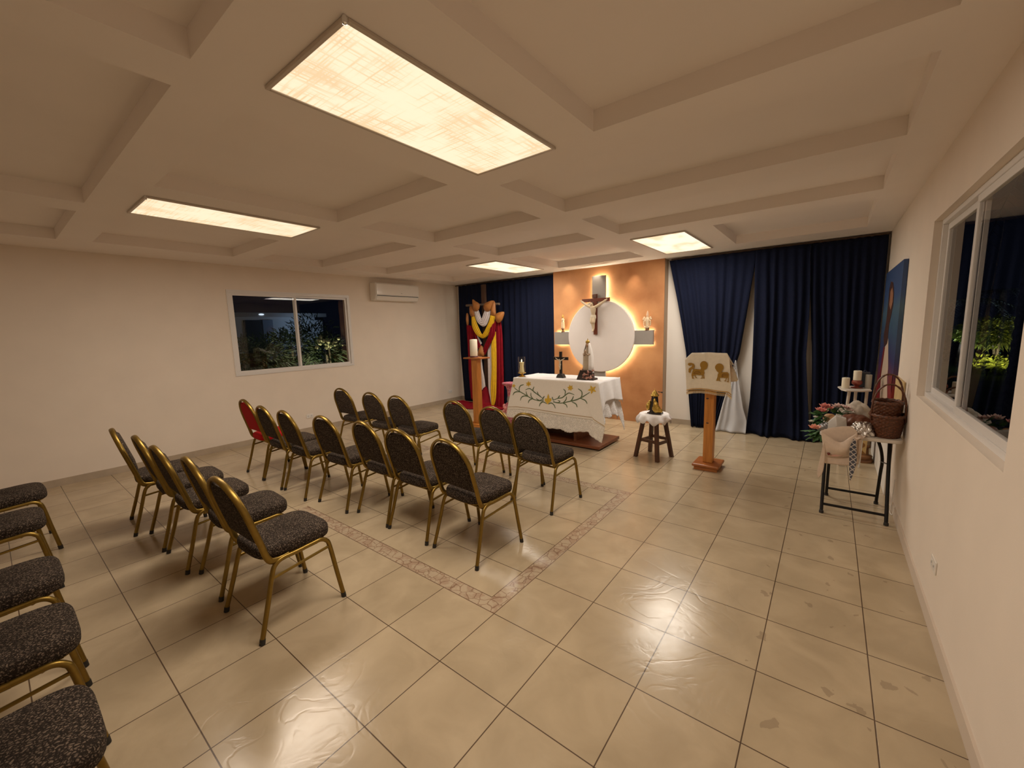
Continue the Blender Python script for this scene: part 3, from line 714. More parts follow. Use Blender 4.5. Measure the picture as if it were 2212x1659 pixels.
for p in gp: p.y = fy(p.z)-.004+.006*math.sin(gp.index(p)/60*19+.4)*(.963-p.z)*1.3
MB().tube([p-O for p in gp], (.0065,.003), 6).build('gold_braid', mat('gold_braid_thread', (.40,.25,.08), .6), t)
VINE = mat('green_embroidery', (.12,.17,.085), .8); YEL = mat('yellow_embroidery', (.72,.47,.05), .8, var=.15, scale=90)
strokes = '''615,835 540,830 450,800 380,760 300,715 230,675 200,650|610,800 550,755 500,720 450,680 410,660 360,680|330,605 285,620 268,660 280,705|185,755 200,720 240,705 285,710|295,830 310,785 350,765 400,775|410,865 425,825 460,810|480,635 465,680 490,720|370,700 380,740 410,780|440,720 445,770 480,810|530,705 545,745 585,775|520,800 545,820 580,830 600,810|635,770 615,800 620,840|570,910 585,870 620,850 675,875|700,880 740,865 780,895 800,940|760,850 830,865 900,865 990,845 1080,825 1150,795 1220,755 1280,715|765,825 830,800 890,790 940,750 985,725 1060,750|855,760 830,795|900,670 930,700 925,750|1050,770 1030,820 1000,845|950,775 945,820 910,860|1110,665 1160,700 1170,750 1155,790|1150,800 1220,830 1250,875|1030,850 1090,880 1110,925|900,865 950,890 970,930|745,780 765,830|830,830 860,840 840,860 790,855 770,840'''
m = MB()
def onf(p, off=.004):
    q = AX(p, 3.245); q.y = fy(q.z)-off; return q-O
for s in strokes.split('|'):
    P = catmull([onf(tuple(map(float, q.split(',')))) for q in s.split()], 4)
    n = len(P); m.tube(P, [(.0078*(.45+.55*math.sin(PI*(i+.6)/(n+.2))), .0018) for i in range(n)], 6, ref=(0,1,0))
m.build('embroidered_vine', VINE, t)
def flower(cx, cy, r, pet, rot):
    m = MB()
    for k in range(pet):
        a = rot+2*PI*k/pet; d = (math.cos(a), math.sin(a)); n_ = (-d[1], d[0])
        poly = [onf((cx+d[0]*r*q+n_[0]*r*w_, cy+d[1]*r*q+n_[1]*r*w_), .0045) for q, w_ in ((.05,-.1),(.5,-.24),(1,0),(.5,.24),(.05,.1))]
        m.prism(poly, (0,-.002,0))
    m.build('embroidered_flower', YEL, t, smooth=False)
flower(398,595,42,6,.4); flower(998,652,46,6,.2); flower(1314,676,66,5,.5); flower(188,622,30,5,1.1)
m = MB(); m.prism([onf(p, .0045) for p in ((690,735),(705,775),(706,800),(738,800),(736,835),(700,868),(688,885),(676,868),(645,835),(644,800),(676,800),(676,775))], (0,-.002,0)); m.build('embroidered_flower', YEL, t, smooth=False)

# candle in a glass on the altar
t = thing('glass_candle', 'cream candle in a clear glass on a brass foot, left on the altar', 'candle', (-2.275, 3.43, .958))
MB().lathe([(.055,0),(.058,.008),(.03,.018),(.018,.035),(.03,.05),(.062,.058),(.066,.068),(.05,.072),(.01,.074)], 28).build('brass_foot', BRASS, t)
MB().lathe([(.042,.074),(.036,.10),(.030,.16),(.034,.21),(.038,.228),(.01,.222)], 24).build('wax', WAXY, t)
MB().grid([[(r_*math.cos(2*PI*k/32), r_*math.sin(2*PI*k/32), z) for k in range(32)] for r_, z in ((.056,.07),(.056,.31),(.054,.312),(.054,.07))], cu=True).build('glass_chimney', GLASS, t)
MB().lathe([(.002,.23),(.008,.243),(.006,.258),(.001,.275)], 12).build('flame', FLAME, t)

# small figures ------------------------------------------------
def corpus(h, sway=0):
    """crucified figure, feet at z=0, head near z=h; faces -y; one continuous remeshed surface"""
    s = h; m = MB()
    def limb(pts, rs): 
        P = catmull(pts, 4); n = len(P); R = []
        for i in range(n):
            q = i/(n-1)*(len(rs)-1); k = min(int(q), len(rs)-2); R.append(rs[k]+(rs[k+1]-rs[k])*(q-k))
        m.tube([Vector(p)*s for p in P], [r*s for r in R], 10)
    limb([(.0,.01,.46),(.005,-.01,.56),(.01,-.02,.66),(.0,-.015,.76),(0,-.01,.80)], [.072,.062,.085,.095,.04])
    m.ball((-.03*s,-.05*s,.86*s), (.050*s,.055*s,.068*s)); limb([(0,-.01,.77),(-.02,-.035,.84)], [.035,.035])
    m.ball((-.035*s,-.105*s,.852*s), (.012*s,.014*s,.016*s))
    for sx in (-1, 1):
        limb([(sx*.07,-.01,.77),(sx*.20,-.005,.83),(sx*.32,.01,.90),(sx*.43,.02,.975)], [.052,.046,.040,.032])
        m.ball((sx*.455*s,.02*s,.995*s), (.028*s,.014*s,.026*s))
        limb([(sx*.035,0,.47),(sx*.045,-.055,.30),(sx*.025,-.03,.25),(sx*.012,.0,.10),(sx*.008,-.02,.03)], [.062,.048,.040,.034,.022])
        limb([(sx*.008,-.02,.03),(sx*.006,-.045,-.015)], [.024,.018])
    return m
def crucifix_figure(parent, h, loc, tilt=0):
    m = corpus(h); 
    o = m.build('corpus', IVORY, parent, remesh=h*.009); o.location = loc; o.rotation_euler = (0, tilt, 0)
    l = MB().lathe([(.078*h,.40*h),(.09*h,.44*h),(.085*h,.50*h),(.07*h,.52*h)], 20, fn=lambda a, z: 1+.06*math.sin(6*a), sy=.9).ball((.085*h,-.03*h,.44*h), (.03*h,.03*h,.06*h)).build('loincloth', mat('pale_loincloth', (.68,.60,.46), .7), parent); l.location = loc
    hr = MB().ball((-.03*h,-.035*h,.88*h), (.056*h,.055*h,.06*h)).ball((-.055*h,-.03*h,.82*h), (.03*h,.035*h,.06*h)).ball((.0,-.02*h,.82*h), (.03*h,.03*h,.05*h)).build('hair', mat('dark_brown_hair', (.07,.03,.015), .6), parent); hr.location = loc
    return o
t = thing('crucifix', 'reddish wooden crucifix with ivory figure hung on the white disc', 'crucifix', (-1.862, 5.136, 1.56))
CRW = mat('mahogany_wood', (.13,.03,.012), .35, var=.2, scale=8, wave=(6,6,.8))
MB().box((-.034,0,0),(.034,.03,.72)).build('upright', CRW, t, smooth=False, bevel=.002)
MB().box((-.262,-.004,.585),(.275,.026,.645)).build('crossbar', CRW, t, smooth=False, bevel=.002)
MB().box((-.055,-.012,.655),(.03,.0,.715)).build('name_plaque', DARKWOOD, t, smooth=False, bevel=.002)
MB().box((-.02,.03,.2),(.02,.033,.4)).build('wall_hook', CRW, t, smooth=False)
crucifix_figure(t, .555, (-.012,-.050,.062))
t = thing('standing_crucifix', 'small black standing crucifix with ivory figure on the altar', 'crucifix', (-1.645, 3.56, .958))
MB().prism([(-.062,-.04,0),(.062,-.04,0),(.062,-.04,.014),(.042,-.04,.05),(.03,-.04,.062),(-.03,-.04,.062),(-.042,-.04,.05),(-.062,-.04,.014)], (0,.08,0)).build('stepped_base', BLACKW, t, smooth=False, bevel=.003)
MB().box((-.021,-.011,.06),(.021,.011,.392)).build('upright', BLACKW, t, smooth=False, bevel=.002)
MB().box((-.126,-.0115,.268),(.126,.0115,.312)).build('crossbar', BLACKW, t, smooth=False, bevel=.002)
crucifix_figure(t, .175, (0,-.024,.125))

# veiled lady statue on the altar
t = thing('veiled_statue', 'crowned lady statue in a white veil on a dark base, on the altar', 'statue', (-1.185, 3.53, .958))
DKB = mat('dark_bronze_base', (.03,.016,.011), .35, var=.4, scale=40, bump=.5, bscale=60)
MB().prism([(-.145,-.075,0),(.125,-.075,0),(.12,-.075,.025),(.075,-.075,.03),(.07,-.075,.14),(-.085,-.075,.14)], (0,.14,0)).build('base', DKB, t, smooth=False, bevel=.004)
ROBE = mat('beige_robe', (.52,.43,.31), .5, var=.08, scale=30); VEIL = mat('white_veil', (.82,.78,.74), .4)
MB().lathe([(.060,.13),(.064,.16),(.062,.24),(.064,.33),(.058,.39),(.040,.425),(.022,.445),(.018,.465)], 48, fn=lambda a, z: 1+(.05*math.sin(11*a) if z < .36 else 0), sy=.8).build('robe', ROBE, t)
rows = []
for i, (r_, z) in enumerate(((.084,.10),(.080,.22),(.076,.33),(.062,.42),(.042,.475),(.036,.50),(.022,.525),(.003,.530))):
    rows.append([(r_*math.cos(a)*(1+.03*math.sin(9*a)), r_*.9*math.sin(a)+.008, z) for a in [math.radians(-62+ (304-62)*k/32) for k in range(33)]])
MB().grid(rows).build('veil', VEIL, t, solid=.004, ang=180)
MB().ball((0,-.008,.492), (.024,.026,.031)).ball((0,-.034,.488), (.004,.006,.007)).build('face', mat('statue_skin', (.50,.31,.19), .5), t)
m = MB().ball((-.008,-.068,.395), (.009,.014,.03)).ball((.008,-.068,.395), (.009,.014,.03)); m.tube([(-.05,-.03,.37),(-.03,-.055,.35),(-.006,-.066,.375)], .014, 8); m.tube([(.05,-.03,.37),(.03,-.055,.35),(.006,-.066,.375)], .014, 8)
m.build('praying_hands', mat('statue_sleeves', (.42,.30,.20), .5), t, remesh=.004)
MB().lathe([(.026,.518),(.029,.53),(.027,.545),(.016,.558),(.004,.565),(.006,.575),(.001,.585)], 20, fn=lambda a, z: 1+.08*math.sin(8*a)).build('crown', GOLDLEAF, t)
ROSE = mat('dusty_roses', (.20,.05,.035), .6, col2=(.50,.28,.20), scale=40); rnd = random.Random(5); m = MB()
for k in range(34):
    a = rnd.uniform(PI, 2*PI); m.ball((.0+.07*math.cos(a)+rnd.uniform(-.01,.03), -.02+.07*math.sin(a)*.9, .03+rnd.uniform(0,.11)), rnd.uniform(.010,.020), 8, 6)
m.build('rose_garland', ROSE, t, remesh=.005)
MB().lathe([(.024,0),(.02,.05),(.012,.075),(.009,.085)], 14, c=(.075,-.03,.02)).ball((.075,-.03,.115), .016).build('kneeling_child', DKB, t, remesh=.004)

# two small statues on the arms of the wall cross
GB = mat('cream_gold_porcelain', (.66,.50,.32), .35, var=.25, scale=60)
t = thing('porcelain_statue', 'small cream and gold statue on the left arm of the wall cross', 'statue', (-2.58, 5.215, 1.618), group='statues on the wall cross')
MB().lathe([(.034,0),(.034,.012),(.016,.025),(.02,.045),(.036,.055),(.036,.065)], 20).build('pedestal', mat('brown_pedestal', (.20,.09,.04), .5), t)
MB().lathe([(.034,.065),(.036,.10),(.032,.17),(.030,.20),(.018,.215)], 24, fn=lambda a, z: 1+.06*math.sin(7*a)).ball((.008,-.012,.225), (.032,.028,.034)).build('robe', GB, t, remesh=.004)
MB().ball((0,-.004,.262), (.020,.02,.022)).build('head', mat('porcelain_skin', (.62,.42,.27), .45), t)
MB().lathe([(.024,.272),(.028,.282),(.012,.292),(.008,.315),(.001,.335)], 14).build('crown', GOLDLEAF, t)
t = thing('porcelain_statue', 'small cream winged statue on the right arm of the wall cross', 'statue', (-.94, 5.215, 1.618), group='statues on the wall cross')
MB().lathe([(.034,0),(.034,.03),(.028,.035)], 18).build('pedestal', bpy.data.materials['brown_pedestal'], t)
MB().lathe([(.032,.035),(.038,.05),(.030,.075),(.034,.12),(.036,.17),(.028,.21),(.012,.225)], 24, fn=lambda a, z: 1+.06*math.sin(6*a)).build('robe', GB, t)
m = MB()
for sx in (-1, 1):
    m.ball((sx*.052,0,.205), (.018,.016,.026)); m.ball((sx*.062,-.004,.185), (.02,.014,.016)); m.tube([(sx*.03,0,.17),(sx*.055,-.01,.15),(sx*.055,-.01,.09),(sx*.04,-.01,.06)], [.010,.013,.012,.008], 8); m.tube([(0,0,.19),(sx*.05,0,.19)], .010, 8); m.ball((sx*.03,-.02,.05), (.02,.016,.016))
m.build('wings', GB, t, remesh=.004)
MB().ball((0,0,.245), (.016,.018,.024)).lathe([(.022,.225),(.020,.26),(.013,.30),(.003,.325)], 16, c=(0,.006,0)).build('head_and_hood', bpy.data.materials['porcelain_skin'], t)

# ------------------------------------------------------------------ ornate pink vase behind the altar
t = thing('pink_vase', 'tall ornate pink flowered vase half hidden behind the left altar end', 'vase', tuple(at(1105, 935, 3.82).to_2d())+(0,))
PV = mat('pink_flowered_ceramic', (.30,.015,.045), .35, col2=(.72,.30,.36), scale=45)
ax = t.location.x
MB().lathe([(.07,0),(.085,.04),(.07,.16),(.10,.26),(.12,.34),(.105,.40),(.06,.44)], 28, fn=lambda a, z: 1+.05*math.sin(6*a)).build('body', PV, t)
MB().lathe([(.055,.44),(.06,.50),(.05,.55)], 20).build('collar', GREYP, t)
MB().lathe([(.05,.55),(.055,.66),(.075,.72),(.13,.76),(.135,.785),(.03,.79)], 28, fn=lambda a, z: 1+(.06*math.sin(12*a) if z > .74 else 0)).build('neck', PV, t)
m = MB()
for k in range(9): a = PI+k*.35; m.ball((.115*math.cos(a), .115*math.sin(a), .34+.05*math.sin(k*2.3)), .032, 10, 8)
m.build('flower_relief', mat('salmon_relief', (.75,.30,.28), .5), t, remesh=.006)

# ------------------------------------------------------------------ lectern
t = thing('lectern', 'wooden post lectern on a stepped base under a cream cloth', 'lectern', (.45, 3.43, 0))
MB().box((-.125,-.15,0),(.125,.15,.04)).build('base_plinth', PINE2, t, smooth=False, bevel=.004)
MB().box((-.145,-.17,.04),(.145,.17,.075)).build('base_board', PINE2, t, smooth=False, bevel=.012)
MB().box((-.052,-.055,.075),(.052,.055,1.26)).build('post', PINE, t, smooth=False, bevel=.005)
for (x, z) in ((-.02,.84),(-.012,.55)): MB().lathe([(.0,0),(.009,0),(.006,.002)], 12, sx=1.6).build('wood_knot', DARKWOOD, t, loc=None).matrix_local = Matrix.Translation((x,-.0552,z)) @ Matrix.Rotation(PI/2, 4, 'X')
Mx = Matrix.Translation((0,.02,1.262)) @ Matrix.Rotation(math.radians(-24), 4, 'X')
MB().box((-.165,-.165,-.012),(.165,.18,.012), Mx).build('reading_desk', PINE, t, smooth=False, bevel=.003)
LX = lambda p, Y: at(1350+p[0]*.1808, 740+p[1]*.1808, Y)
SATIN = mat('cream_satin', (.86,.79,.64), .38, var=.04, scale=25, bump=.06, bscale=60)
t = thing('lectern_cloth', 'cream satin cloth with two golden creatures hung over the lectern', 'cloth', (.44, 3.24, .9)); O = t.location.copy()
top = [LX(p, 3.235) for p in ((718,205),(760,162),(800,126),(900,125),(1000,121),(1100,127),(1222,131),(1250,205))]
bot = [LX(p, 3.235) for p in ((738,578),(775,570),(810,566),(900,563),(1000,570),(1100,588),(1230,604),(1272,640))]
us = [k/48 for k in range(49)]
def wob(u, v): return .008*math.sin(u*11+.5)*v+.010*math.exp(-((u-.5)/.03)**2)*(1-.6*v)
rows = []
for i in range(21):
    v = i/20; rows.append([lerpl(top, u).lerp(lerpl(bot, u), v)+Vector((0,-wob(u, v),0)) for u in us])
MB().grid(rel(rows, O)).build('front_sheet', SATIN, t, solid=.002, ang=180)
rows = []
for i in range(9):
    v = i/8; rows.append([lerpl(top, u)+Vector(((.02*v)*(u-.5), .40*v, -.16*v-.004*math.sin(u*30)*v+.003)) for u in us])
MB().grid(rel(rows, O)).build('top_sheet', SATIN, t, solid=.002, ang=180)
rows = [[LX(p, 3.60)+Vector((0, .01*q, 0)) for q, p in enumerate(r_)] for r_ in (((1225,215),(1262,240)),((1230,330),(1318,350)),((1235,430),(1352,445)),((1250,470),(1335,466)))]
MB().grid(rel(rows, O)).build('back_flap', SATIN, t, solid=.003, ang=180)
TRIM = mat('ochre_braid', (.60,.34,.07), .55); FR = mat('cream_fringe', (.70,.57,.38), .7)
for a, h in ((.0,.010),(.022,.012)):
    P = [lerpl(bot, u)+Vector((0,-wob(u,1)-.006, a-.010)) for u in us]; MB().tube([p-O for p in P], (h*.62,.004), 6).build('ochre_braid', TRIM, t)
m = MB()
for k in range(97):
    p = lerpl(bot, k/96)-O; p.y -= wob(k/96,1); m.box((p.x-.0018, p.y-.002, p.z-.040), (p.x+.0018, p.y, p.z-.015))
fo = m.build('fringe', FR, t, smooth=False); fo['kind'] = 'stuff'
L2 = lambda p: (lambda q: q-O)(at(1480+p[0]*.07231, 750+p[1]*.07231, 3.222))
OCH = mat('golden_brown_applique', (.36,.19,.012), .55); OCHD = mat('dark_brown_stitching', (.16,.055,.012), .6)
def ell(cx, cy, rx, ry, n=24): return [(cx+rx*math.cos(2*PI*k/n), cy+ry*math.sin(2*PI*k/n)) for k in range(n)]
left = [ell(560,532,116,118), [(475,600),(670,585),(640,640),(560,690),(460,690)], [(240,655),(330,650),(480,665),(560,690),(582,770),(545,832),(420,832),(330,818),(250,850),(188,850),(197,790)],
 [(195,840),(242,850),(236,890),(282,930),(214,942)], [(284,836),(318,842),(325,890),(368,915),(318,927)], [(500,822),(528,826),(522,930),(446,941),(500,900)], [(548,822),(572,826),(578,934),(540,932)],
 [(78,510),(110,470),(180,465),(260,490),(287,560),(262,630),(172,660),(165,740),(132,766),(104,740),(108,640),(190,590),(216,550),(200,510),(160,545),(118,552)]]
right = [ell(1022,602,128,116), [(890,610),(1130,650),(1095,735),(1010,772),(940,710)], [(1000,770),(1100,745),(1262,745),(1300,780),(1300,915),(1200,915),(1050,910),(966,890),(975,800)],
 [(970,880),(1000,885),(998,1002),(926,1005)], [(1012,900),(1040,905),(1038,990),(1084,1026),(1008,1005)], [(1228,908),(1250,912),(1212,1020),(1150,1005),(1200,985)], [(1276,912),(1298,912),(1300,1045),(1236,1040),(1276,1005)]]
for grp in (left, right):
    m = MB()
    for j, poly in enumerate(grp):
        m.prism([L2(p)+Vector((0,-.0006*j,0)) for p in poly], (0,-.0015,0))
    m.build('golden_creature', OCH, t, smooth=False)
m = MB()
for s in ('260,800 300,740 380,720 440,750 470,800','290,800 350,775 420,770','1100,880 1115,815 1190,800 1290,825','1120,890 1150,850 1270,860'):
    P = catmull([L2(tuple(map(float, q.split(','))))+Vector((0,-.006,0)) for q in s.split()], 4); m.tube(P, (.0022,.001), 5, ref=(0,1,0))
m.build('stitched_outline', OCHD, t)

# ------------------------------------------------------------------ stool with small statue
sa = math.radians(-15)
t = thing('wooden_stool', 'dark four-legged wooden stool under a round white cloth', 'stool', (-.222, 3.495, 0), sa)
MB().lathe([(.165,.535),(.172,.54),(.172,.565),(.165,.572)], 32).build('seat', DARKWOOD, t)
for sx in (-1, 1):
    for sy in (-1, 1):
        a, b = Vector((sx*.160,sy*.160,0)), Vector((sx*.088,sy*.088,.537)); h = .022; m = MB()
        m.grid([[c+Vector((ex*h,ey*h,0)) for ex, ey in ((-1,-1),(1,-1),(1,1),(-1,1))] for c in (a, b)], cu=True); m.f += [(3,2,1,0),(4,5,6,7)]
        m.build('leg', DARKWOOD, t, smooth=False, bevel=.004)
for k in range(4):
    r_ = .131; z = .215 if k % 2 else .235
    p, q = [((-r_,-r_),(r_,-r_)),((r_,-r_),(r_,r_)),((r_,r_),(-r_,r_)),((-r_,r_),(-r_,-r_))][k]
    m = MB(); d = (Vector((*q,0))-Vector((*p,0))).normalized(); n_ = Vector((-d.y,d.x,0))*.011
    c0, c1 = Vector((*p,z)), Vector((*q,z))
    m.grid([[c+n_*e+Vector((0,0,f_*.018)) for e, f_ in ((-1,-1),(1,-1),(1,1),(-1,1))] for c in (c0, c1)], cu=True); m.f += [(3,2,1,0),(4,5,6,7)]
    m.build('stretcher', DARKWOOD, t, smooth=False)
rows = []
for r_, z, w_ in ((.002,.580,0),(.10,.580,0),(.165,.579,0),(.180,.572,.02),(.192,.545,.35),(.204,.515,.8),(.214,.482,1.0)):
    rows.append([(r_*math.cos(a)*(1+.085*w_*math.sin(9*a)), r_*math.sin(a)*(1+.085*w_*math.sin(9*a)), z+.026*w_*math.sin(9*a+.8)*w_-.012*w_*math.sin(4*a+1)) for a in [2*PI*k/108 for k in range(108)]])
o = MB().grid(rows, cu=True).build('round_cloth', WHITEC, loc=None, solid=.002, ang=180); o.location = (-.222, 3.495, 0); o.rotation_euler = (0,0,.4)
tag(o, 'round white scalloped cloth on the dark wooden stool', 'cloth')
t = thing('gilded_statue', 'small black and gold robed statue on the cloth-covered stool', 'statue', (-.205, 3.45, .582))
DBL = mat('black_bronze', (.016,.010,.008), .35, var=.3, scale=30)
MB().box((-.055,-.055,0),(.095,.055,.022)).box((-.085,-.03,0),(-.04,.05,.014)).build('base', DBL, t, smooth=False, bevel=.004)
MB().lathe([(.060,.02),(.052,.08),(.044,.14),(.040,.19),(.036,.225),(.02,.24)], 28, fn=lambda a, z: 1+.07*math.sin(7*a)).build('robe', DBL, t)
m = MB().ball((.035,-.04,.07), (.055,.03,.055)).ball((.03,-.045,.115), (.035,.026,.05)).ball((.015,-.042,.165), (.018,.02,.045)).ball((-.075,-.01,.09), (.032,.03,.055)).ball((-.06,-.01,.13), (.02,.026,.04)).ball((.07,-.03,.05), (.045,.03,.03))
m.build('gold_mantle', GOLDLEAF, t, remesh=.006)
MB().lathe([(.050,.228),(.052,.236),(.034,.262),(.026,.28),(.012,.295),(.004,.305),(.001,.325)], 24, fn=lambda a, z: 1+.05*math.sin(10*a)).build('crown', GOLDLEAF, t)
MB().tube([(.04,0,.285),(.085,.0,.28)], .005, 6).ball((.088,0,.28), .010).build('sceptre', DBL, t)

# ------------------------------------------------------------------ folding table in the right corner and what lies on it
t = thing('folding_table', 'white-topped folding table with black crossed tube legs by the right wall', 'table', (1.76, 3.0, 0))
def rrect(x0, x1, y0, y1, r, n=6):
    out = []
    for cx, cy, a0 in ((x1-r,y1-r,0),(x0+r,y1-r,90),(x0+r,y0+r,180),(x1-r,y0+r,270)):
        out += [(cx+r*math.cos(math.radians(a0+90*k/n)), cy+r*math.sin(math.radians(a0+90*k/n))) for k in range(n+1)]
    return out
MB().prism([(x,y,.695) for x, y in rrect(-.27,.27,-.29,.36,.06)], (0,0,.028)).build('tabletop', TABLEW, t, bevel=.006, ang=30)
for s, xo in ((1,.212),(-1,-.218)):
    MB().tube(catmull([(xo,-.29,.012),(xo,-.17,.30),(xo,-.05,.60),(xo,-.03,.695)], 4), .0135, 10).build('leg', STEEL, t)
    xi = xo-s*.032
    MB().tube(catmull([(xi,.19,.012),(xi,.07,.33),(xi,.02,.46),(xi-s*.02,-.02,.58),(xi-s*.06,-.10,.695)], 5), .0125, 10).build('leg', STEEL, t)
    for q, y in ((xo,-.293),(xi,.193)): MB().lathe([(.017,0),(.017,.02),(.013,.026)], 12, c=(q,y,0)).build('foot_cap', CAP, t)
    MB().tube([(xo+.01,-.055,.455),(xi-.01,-.055+.072,.455)], .006, 8).build('hinge_bolt', mat('grey_bolt', (.2,.2,.2), .4, metal=.8) if s > 0 else bpy.data.materials['grey_bolt'], t)
MB().tube([(-.218,-.265,.075),(.212,-.265,.075)], .011, 10).build('foot_rail', STEEL, t)
MB().tube([(-.186,.165,.085),(.180,.165,.085)], .011, 10).build('foot_rail', STEEL, t)

TT = lambda p, Y: at(1700+p[0]*.2351, 760+p[1]*.2351, Y)
APR = mat('beige_canvas', (.70,.57,.46), .85, var=.04, scale=50, bump=.12, bscale=300)
t = thing('canvas_bag', 'beige canvas pocket bag with folded top hung over the table front', 'bag', (1.64, 2.66, .55)); O = t.location.copy()
def quadgrid(e1, e2, Y1, Y2, nr, nc, fn=None):
    A = catmull([TT(p, Y1) for p in e1], 5); B = catmull([TT(p, Y2) for p in e2], 5); rows = []
    for i in range(nr+1):
        v = i/nr; row = []
        for k in range(nc+1):
            u = k/nc; p = lerpl(A, u).lerp(lerpl(B, u), v)
            if fn: p.y += fn(u, v)
            row.append(p)
        rows.append(row)
    return rows
MB().grid(rel(quadgrid([(312,725),(400,782),(490,832),(570,790),(648,742)], [(342,955),(420,966),(500,968),(570,962),(640,950)], 2.645, 2.665, 12, 20, lambda u, v: -.045*math.sin(PI*u)*math.sin(PI*min(1,v*1.1))), O)).build('pocket_front', APR, t, solid=.003, ang=180)
MB().grid(rel(quadgrid([(312,722),(380,703),(460,690),(540,683),(600,690),(648,735)], [(345,950),(420,965),(500,968),(560,966),(600,960),(640,950)], 2.70, 2.675, 10, 20), O)).build('pocket_back', APR, t, solid=.003, ang=180)
MB().grid(rel(quadgrid([(342,948),(450,964),(560,964),(655,940)], [(346,1022),(450,1036),(560,1045),(658,1030)], 2.68, 2.685, 6, 16), O)).build('lower_flap', APR, t, solid=.003, ang=180)
ZT = lambda p, z=.729: atz(1700+p[0]*.2351, 760+p[1]*.2351, z)
A_ = catmull([ZT(p) for p in ((560,690),(640,680),(720,672),(800,650))], 4); B_ = catmull([ZT(p) for p in ((640,810),(680,803),(720,785),(800,690))], 4)
MB().grid(rel([[lerpl(A_, k/16).lerp(lerpl(B_, k/16), i/8)+Vector((0,0,.004*math.sin(k*.9+i*.5)+.004)) for k in range(17)] for i in range(9)], O)).build('top_flap', APR, t, solid=.003, ang=180)
MB().grid(rel(quadgrid([(640,806),(660,806),(690,800)], [(652,1036),(660,1020),(666,985)], 2.695, 2.68, 10, 8, lambda u, v: .006*math.sin(7*u+3*v)), O)).build('side_flap', APR, t, solid=.003, ang=180)
MB().grid(rel(quadgrid([(345,820),(350,940),(330,1100),(285,1162)], [(330,870),(308,960),(285,1060),(276,1120)], 2.64, 2.64, 5, 20, lambda u, v: .008*math.sin(5*u)), O)).build('strap', APR, t, solid=.003, ang=180)
def lattice_mat():
    m = bpy.data.materials.new('blue_grey_lattice_print'); m.use_nodes = True; nt = m.node_tree; b = nt.nodes['Principled BSDF']; N = nt.nodes.new; L = nt.links.new
    tc = N('ShaderNodeTexCoord'); mp = N('ShaderNodeMapping'); mp.inputs['Rotation'].default_value = (0, math.radians(45), 0); L(tc.outputs['Object'], mp.inputs['Vector'])
    ck = N('ShaderNodeTexBrick'); ck.offset = 0; ck.inputs['Scale'].default_value = 1; ck.inputs['Brick Width'].default_value = .03; ck.inputs['Row Height'].default_value = .03; ck.inputs['Mortar Size'].default_value = .0032
    ck.inputs['Color1'].default_value = (.05,.055,.075,1); ck.inputs['Color2'].default_value = (.09,.095,.12,1); ck.inputs['Mortar'].default_value = (.55,.50,.46,1)
    sp = N('ShaderNodeSeparateXYZ'); cb = N('ShaderNodeCombineXYZ'); L(mp.outputs[0], sp.inputs[0]); L(sp.outputs[0], cb.inputs[0]); L(sp.outputs[2], cb.inputs[1]); L(cb.outputs[0], ck.inputs['Vector'])
    L(ck.outputs['Color'], b.inputs['Base Color']); b.inputs['Roughness'].default_value = .85; return m
MB().grid(rel(quadgrid([(612,798),(578,880),(572,1000),(572,1100),(576,1182)], [(632,810),(640,900),(640,1010),(620,1090),(585,1180)], 2.60, 2.60, 6, 24, lambda u, v: .01*math.sin(4*u)), O)).build('patterned_tie', lattice_mat(), t, solid=.003, ang=180)
LM = mat('dark_red_print', (.16,.03,.02), .8); PM = mat('rose_print', (.62,.36,.28), .85)
def motif(poly, name, m, Y=2.617):
    MB().prism([TT(p, Y)-O for p in poly], (0,.02,0)).build(name, m, t, smooth=False)
motif([(368,932),(385,928),(398,938),(392,950),(374,950)], 'printed_leaf', LM, 2.637); motif([(500,925),(518,914),(530,918),(522,932),(506,936)], 'printed_leaf', LM, 2.635)
motif([(400,952),(460,940),(520,936),(525,948),(455,962),(420,962)], 'printed_band', PM, 2.648)

# baskets
WICK = mat('dark_brown_wicker', (.028,.009,.004), .45, col2=(.17,.052,.018), scale=80, wave=(1,1,2))
def basket(label, cx, cy, z, rx, ry, h, taper, hy, hz, hr, tilt=0):
    t = thing('wicker_basket', label, 'basket', (cx, cy, z), group='nested wicker baskets')
    rows = []; n = 96; L_ = 24
    for i in range(L_+1):
        v = i/L_; row = []
        for k in range(n):
            a = 2*PI*k/n; r_ = taper+(1-taper)*v**.8
            w_ = 1+.035*math.sin(16*a+PI*((i//2) % 2))*(1 if i % 2 else .1)
            row.append((rx*r_*w_*math.cos(a), ry*r_*w_*math.sin(a), h*v))
        rows.append(row)
    m = MB(); m.grid(rows, cu=True); m.f.append([k for k in range(n-1,-1,-1)])
    m.build('woven_body', WICK, t, solid=.008, ang=180)
    m = MB()
    for q, rr in ((0,.011),(.010,.009)): m.tube([(rx*1.02*math.cos(2*PI*k/64), ry*1.02*math.sin(2*PI*k/64), h+q+.003*math.sin(16*PI*k/64*2+q*300)) for k in range(64)], rr, 8, closed=True)
    m.build('rim', WICK, t, remesh=.004)
    P = [(rx*.99*math.cos(PI*k/28), hy+.01*math.sin(PI*k/28), h*.75+(hz-h*.75)*math.sin(PI*k/28)**hr) for k in range(29)]
    m = MB(); m.tube(P, [(.007+.0015*math.sin(k*2.2), .010) for k in range(29)], 10, ref=(0,1,0)); m.build('handle', WICK, t)
    return t
basket('lower brown wicker basket with a hoop handle on the folding table', 1.932, 2.875, .725, .108, .15, .175, .80, -.06, .44, .62)
basket('upper brown wicker basket sitting inside the lower one, with the taller hoop handle', 1.930, 2.915, .835, .094, .125, .165, .86, .02, .40, .62)

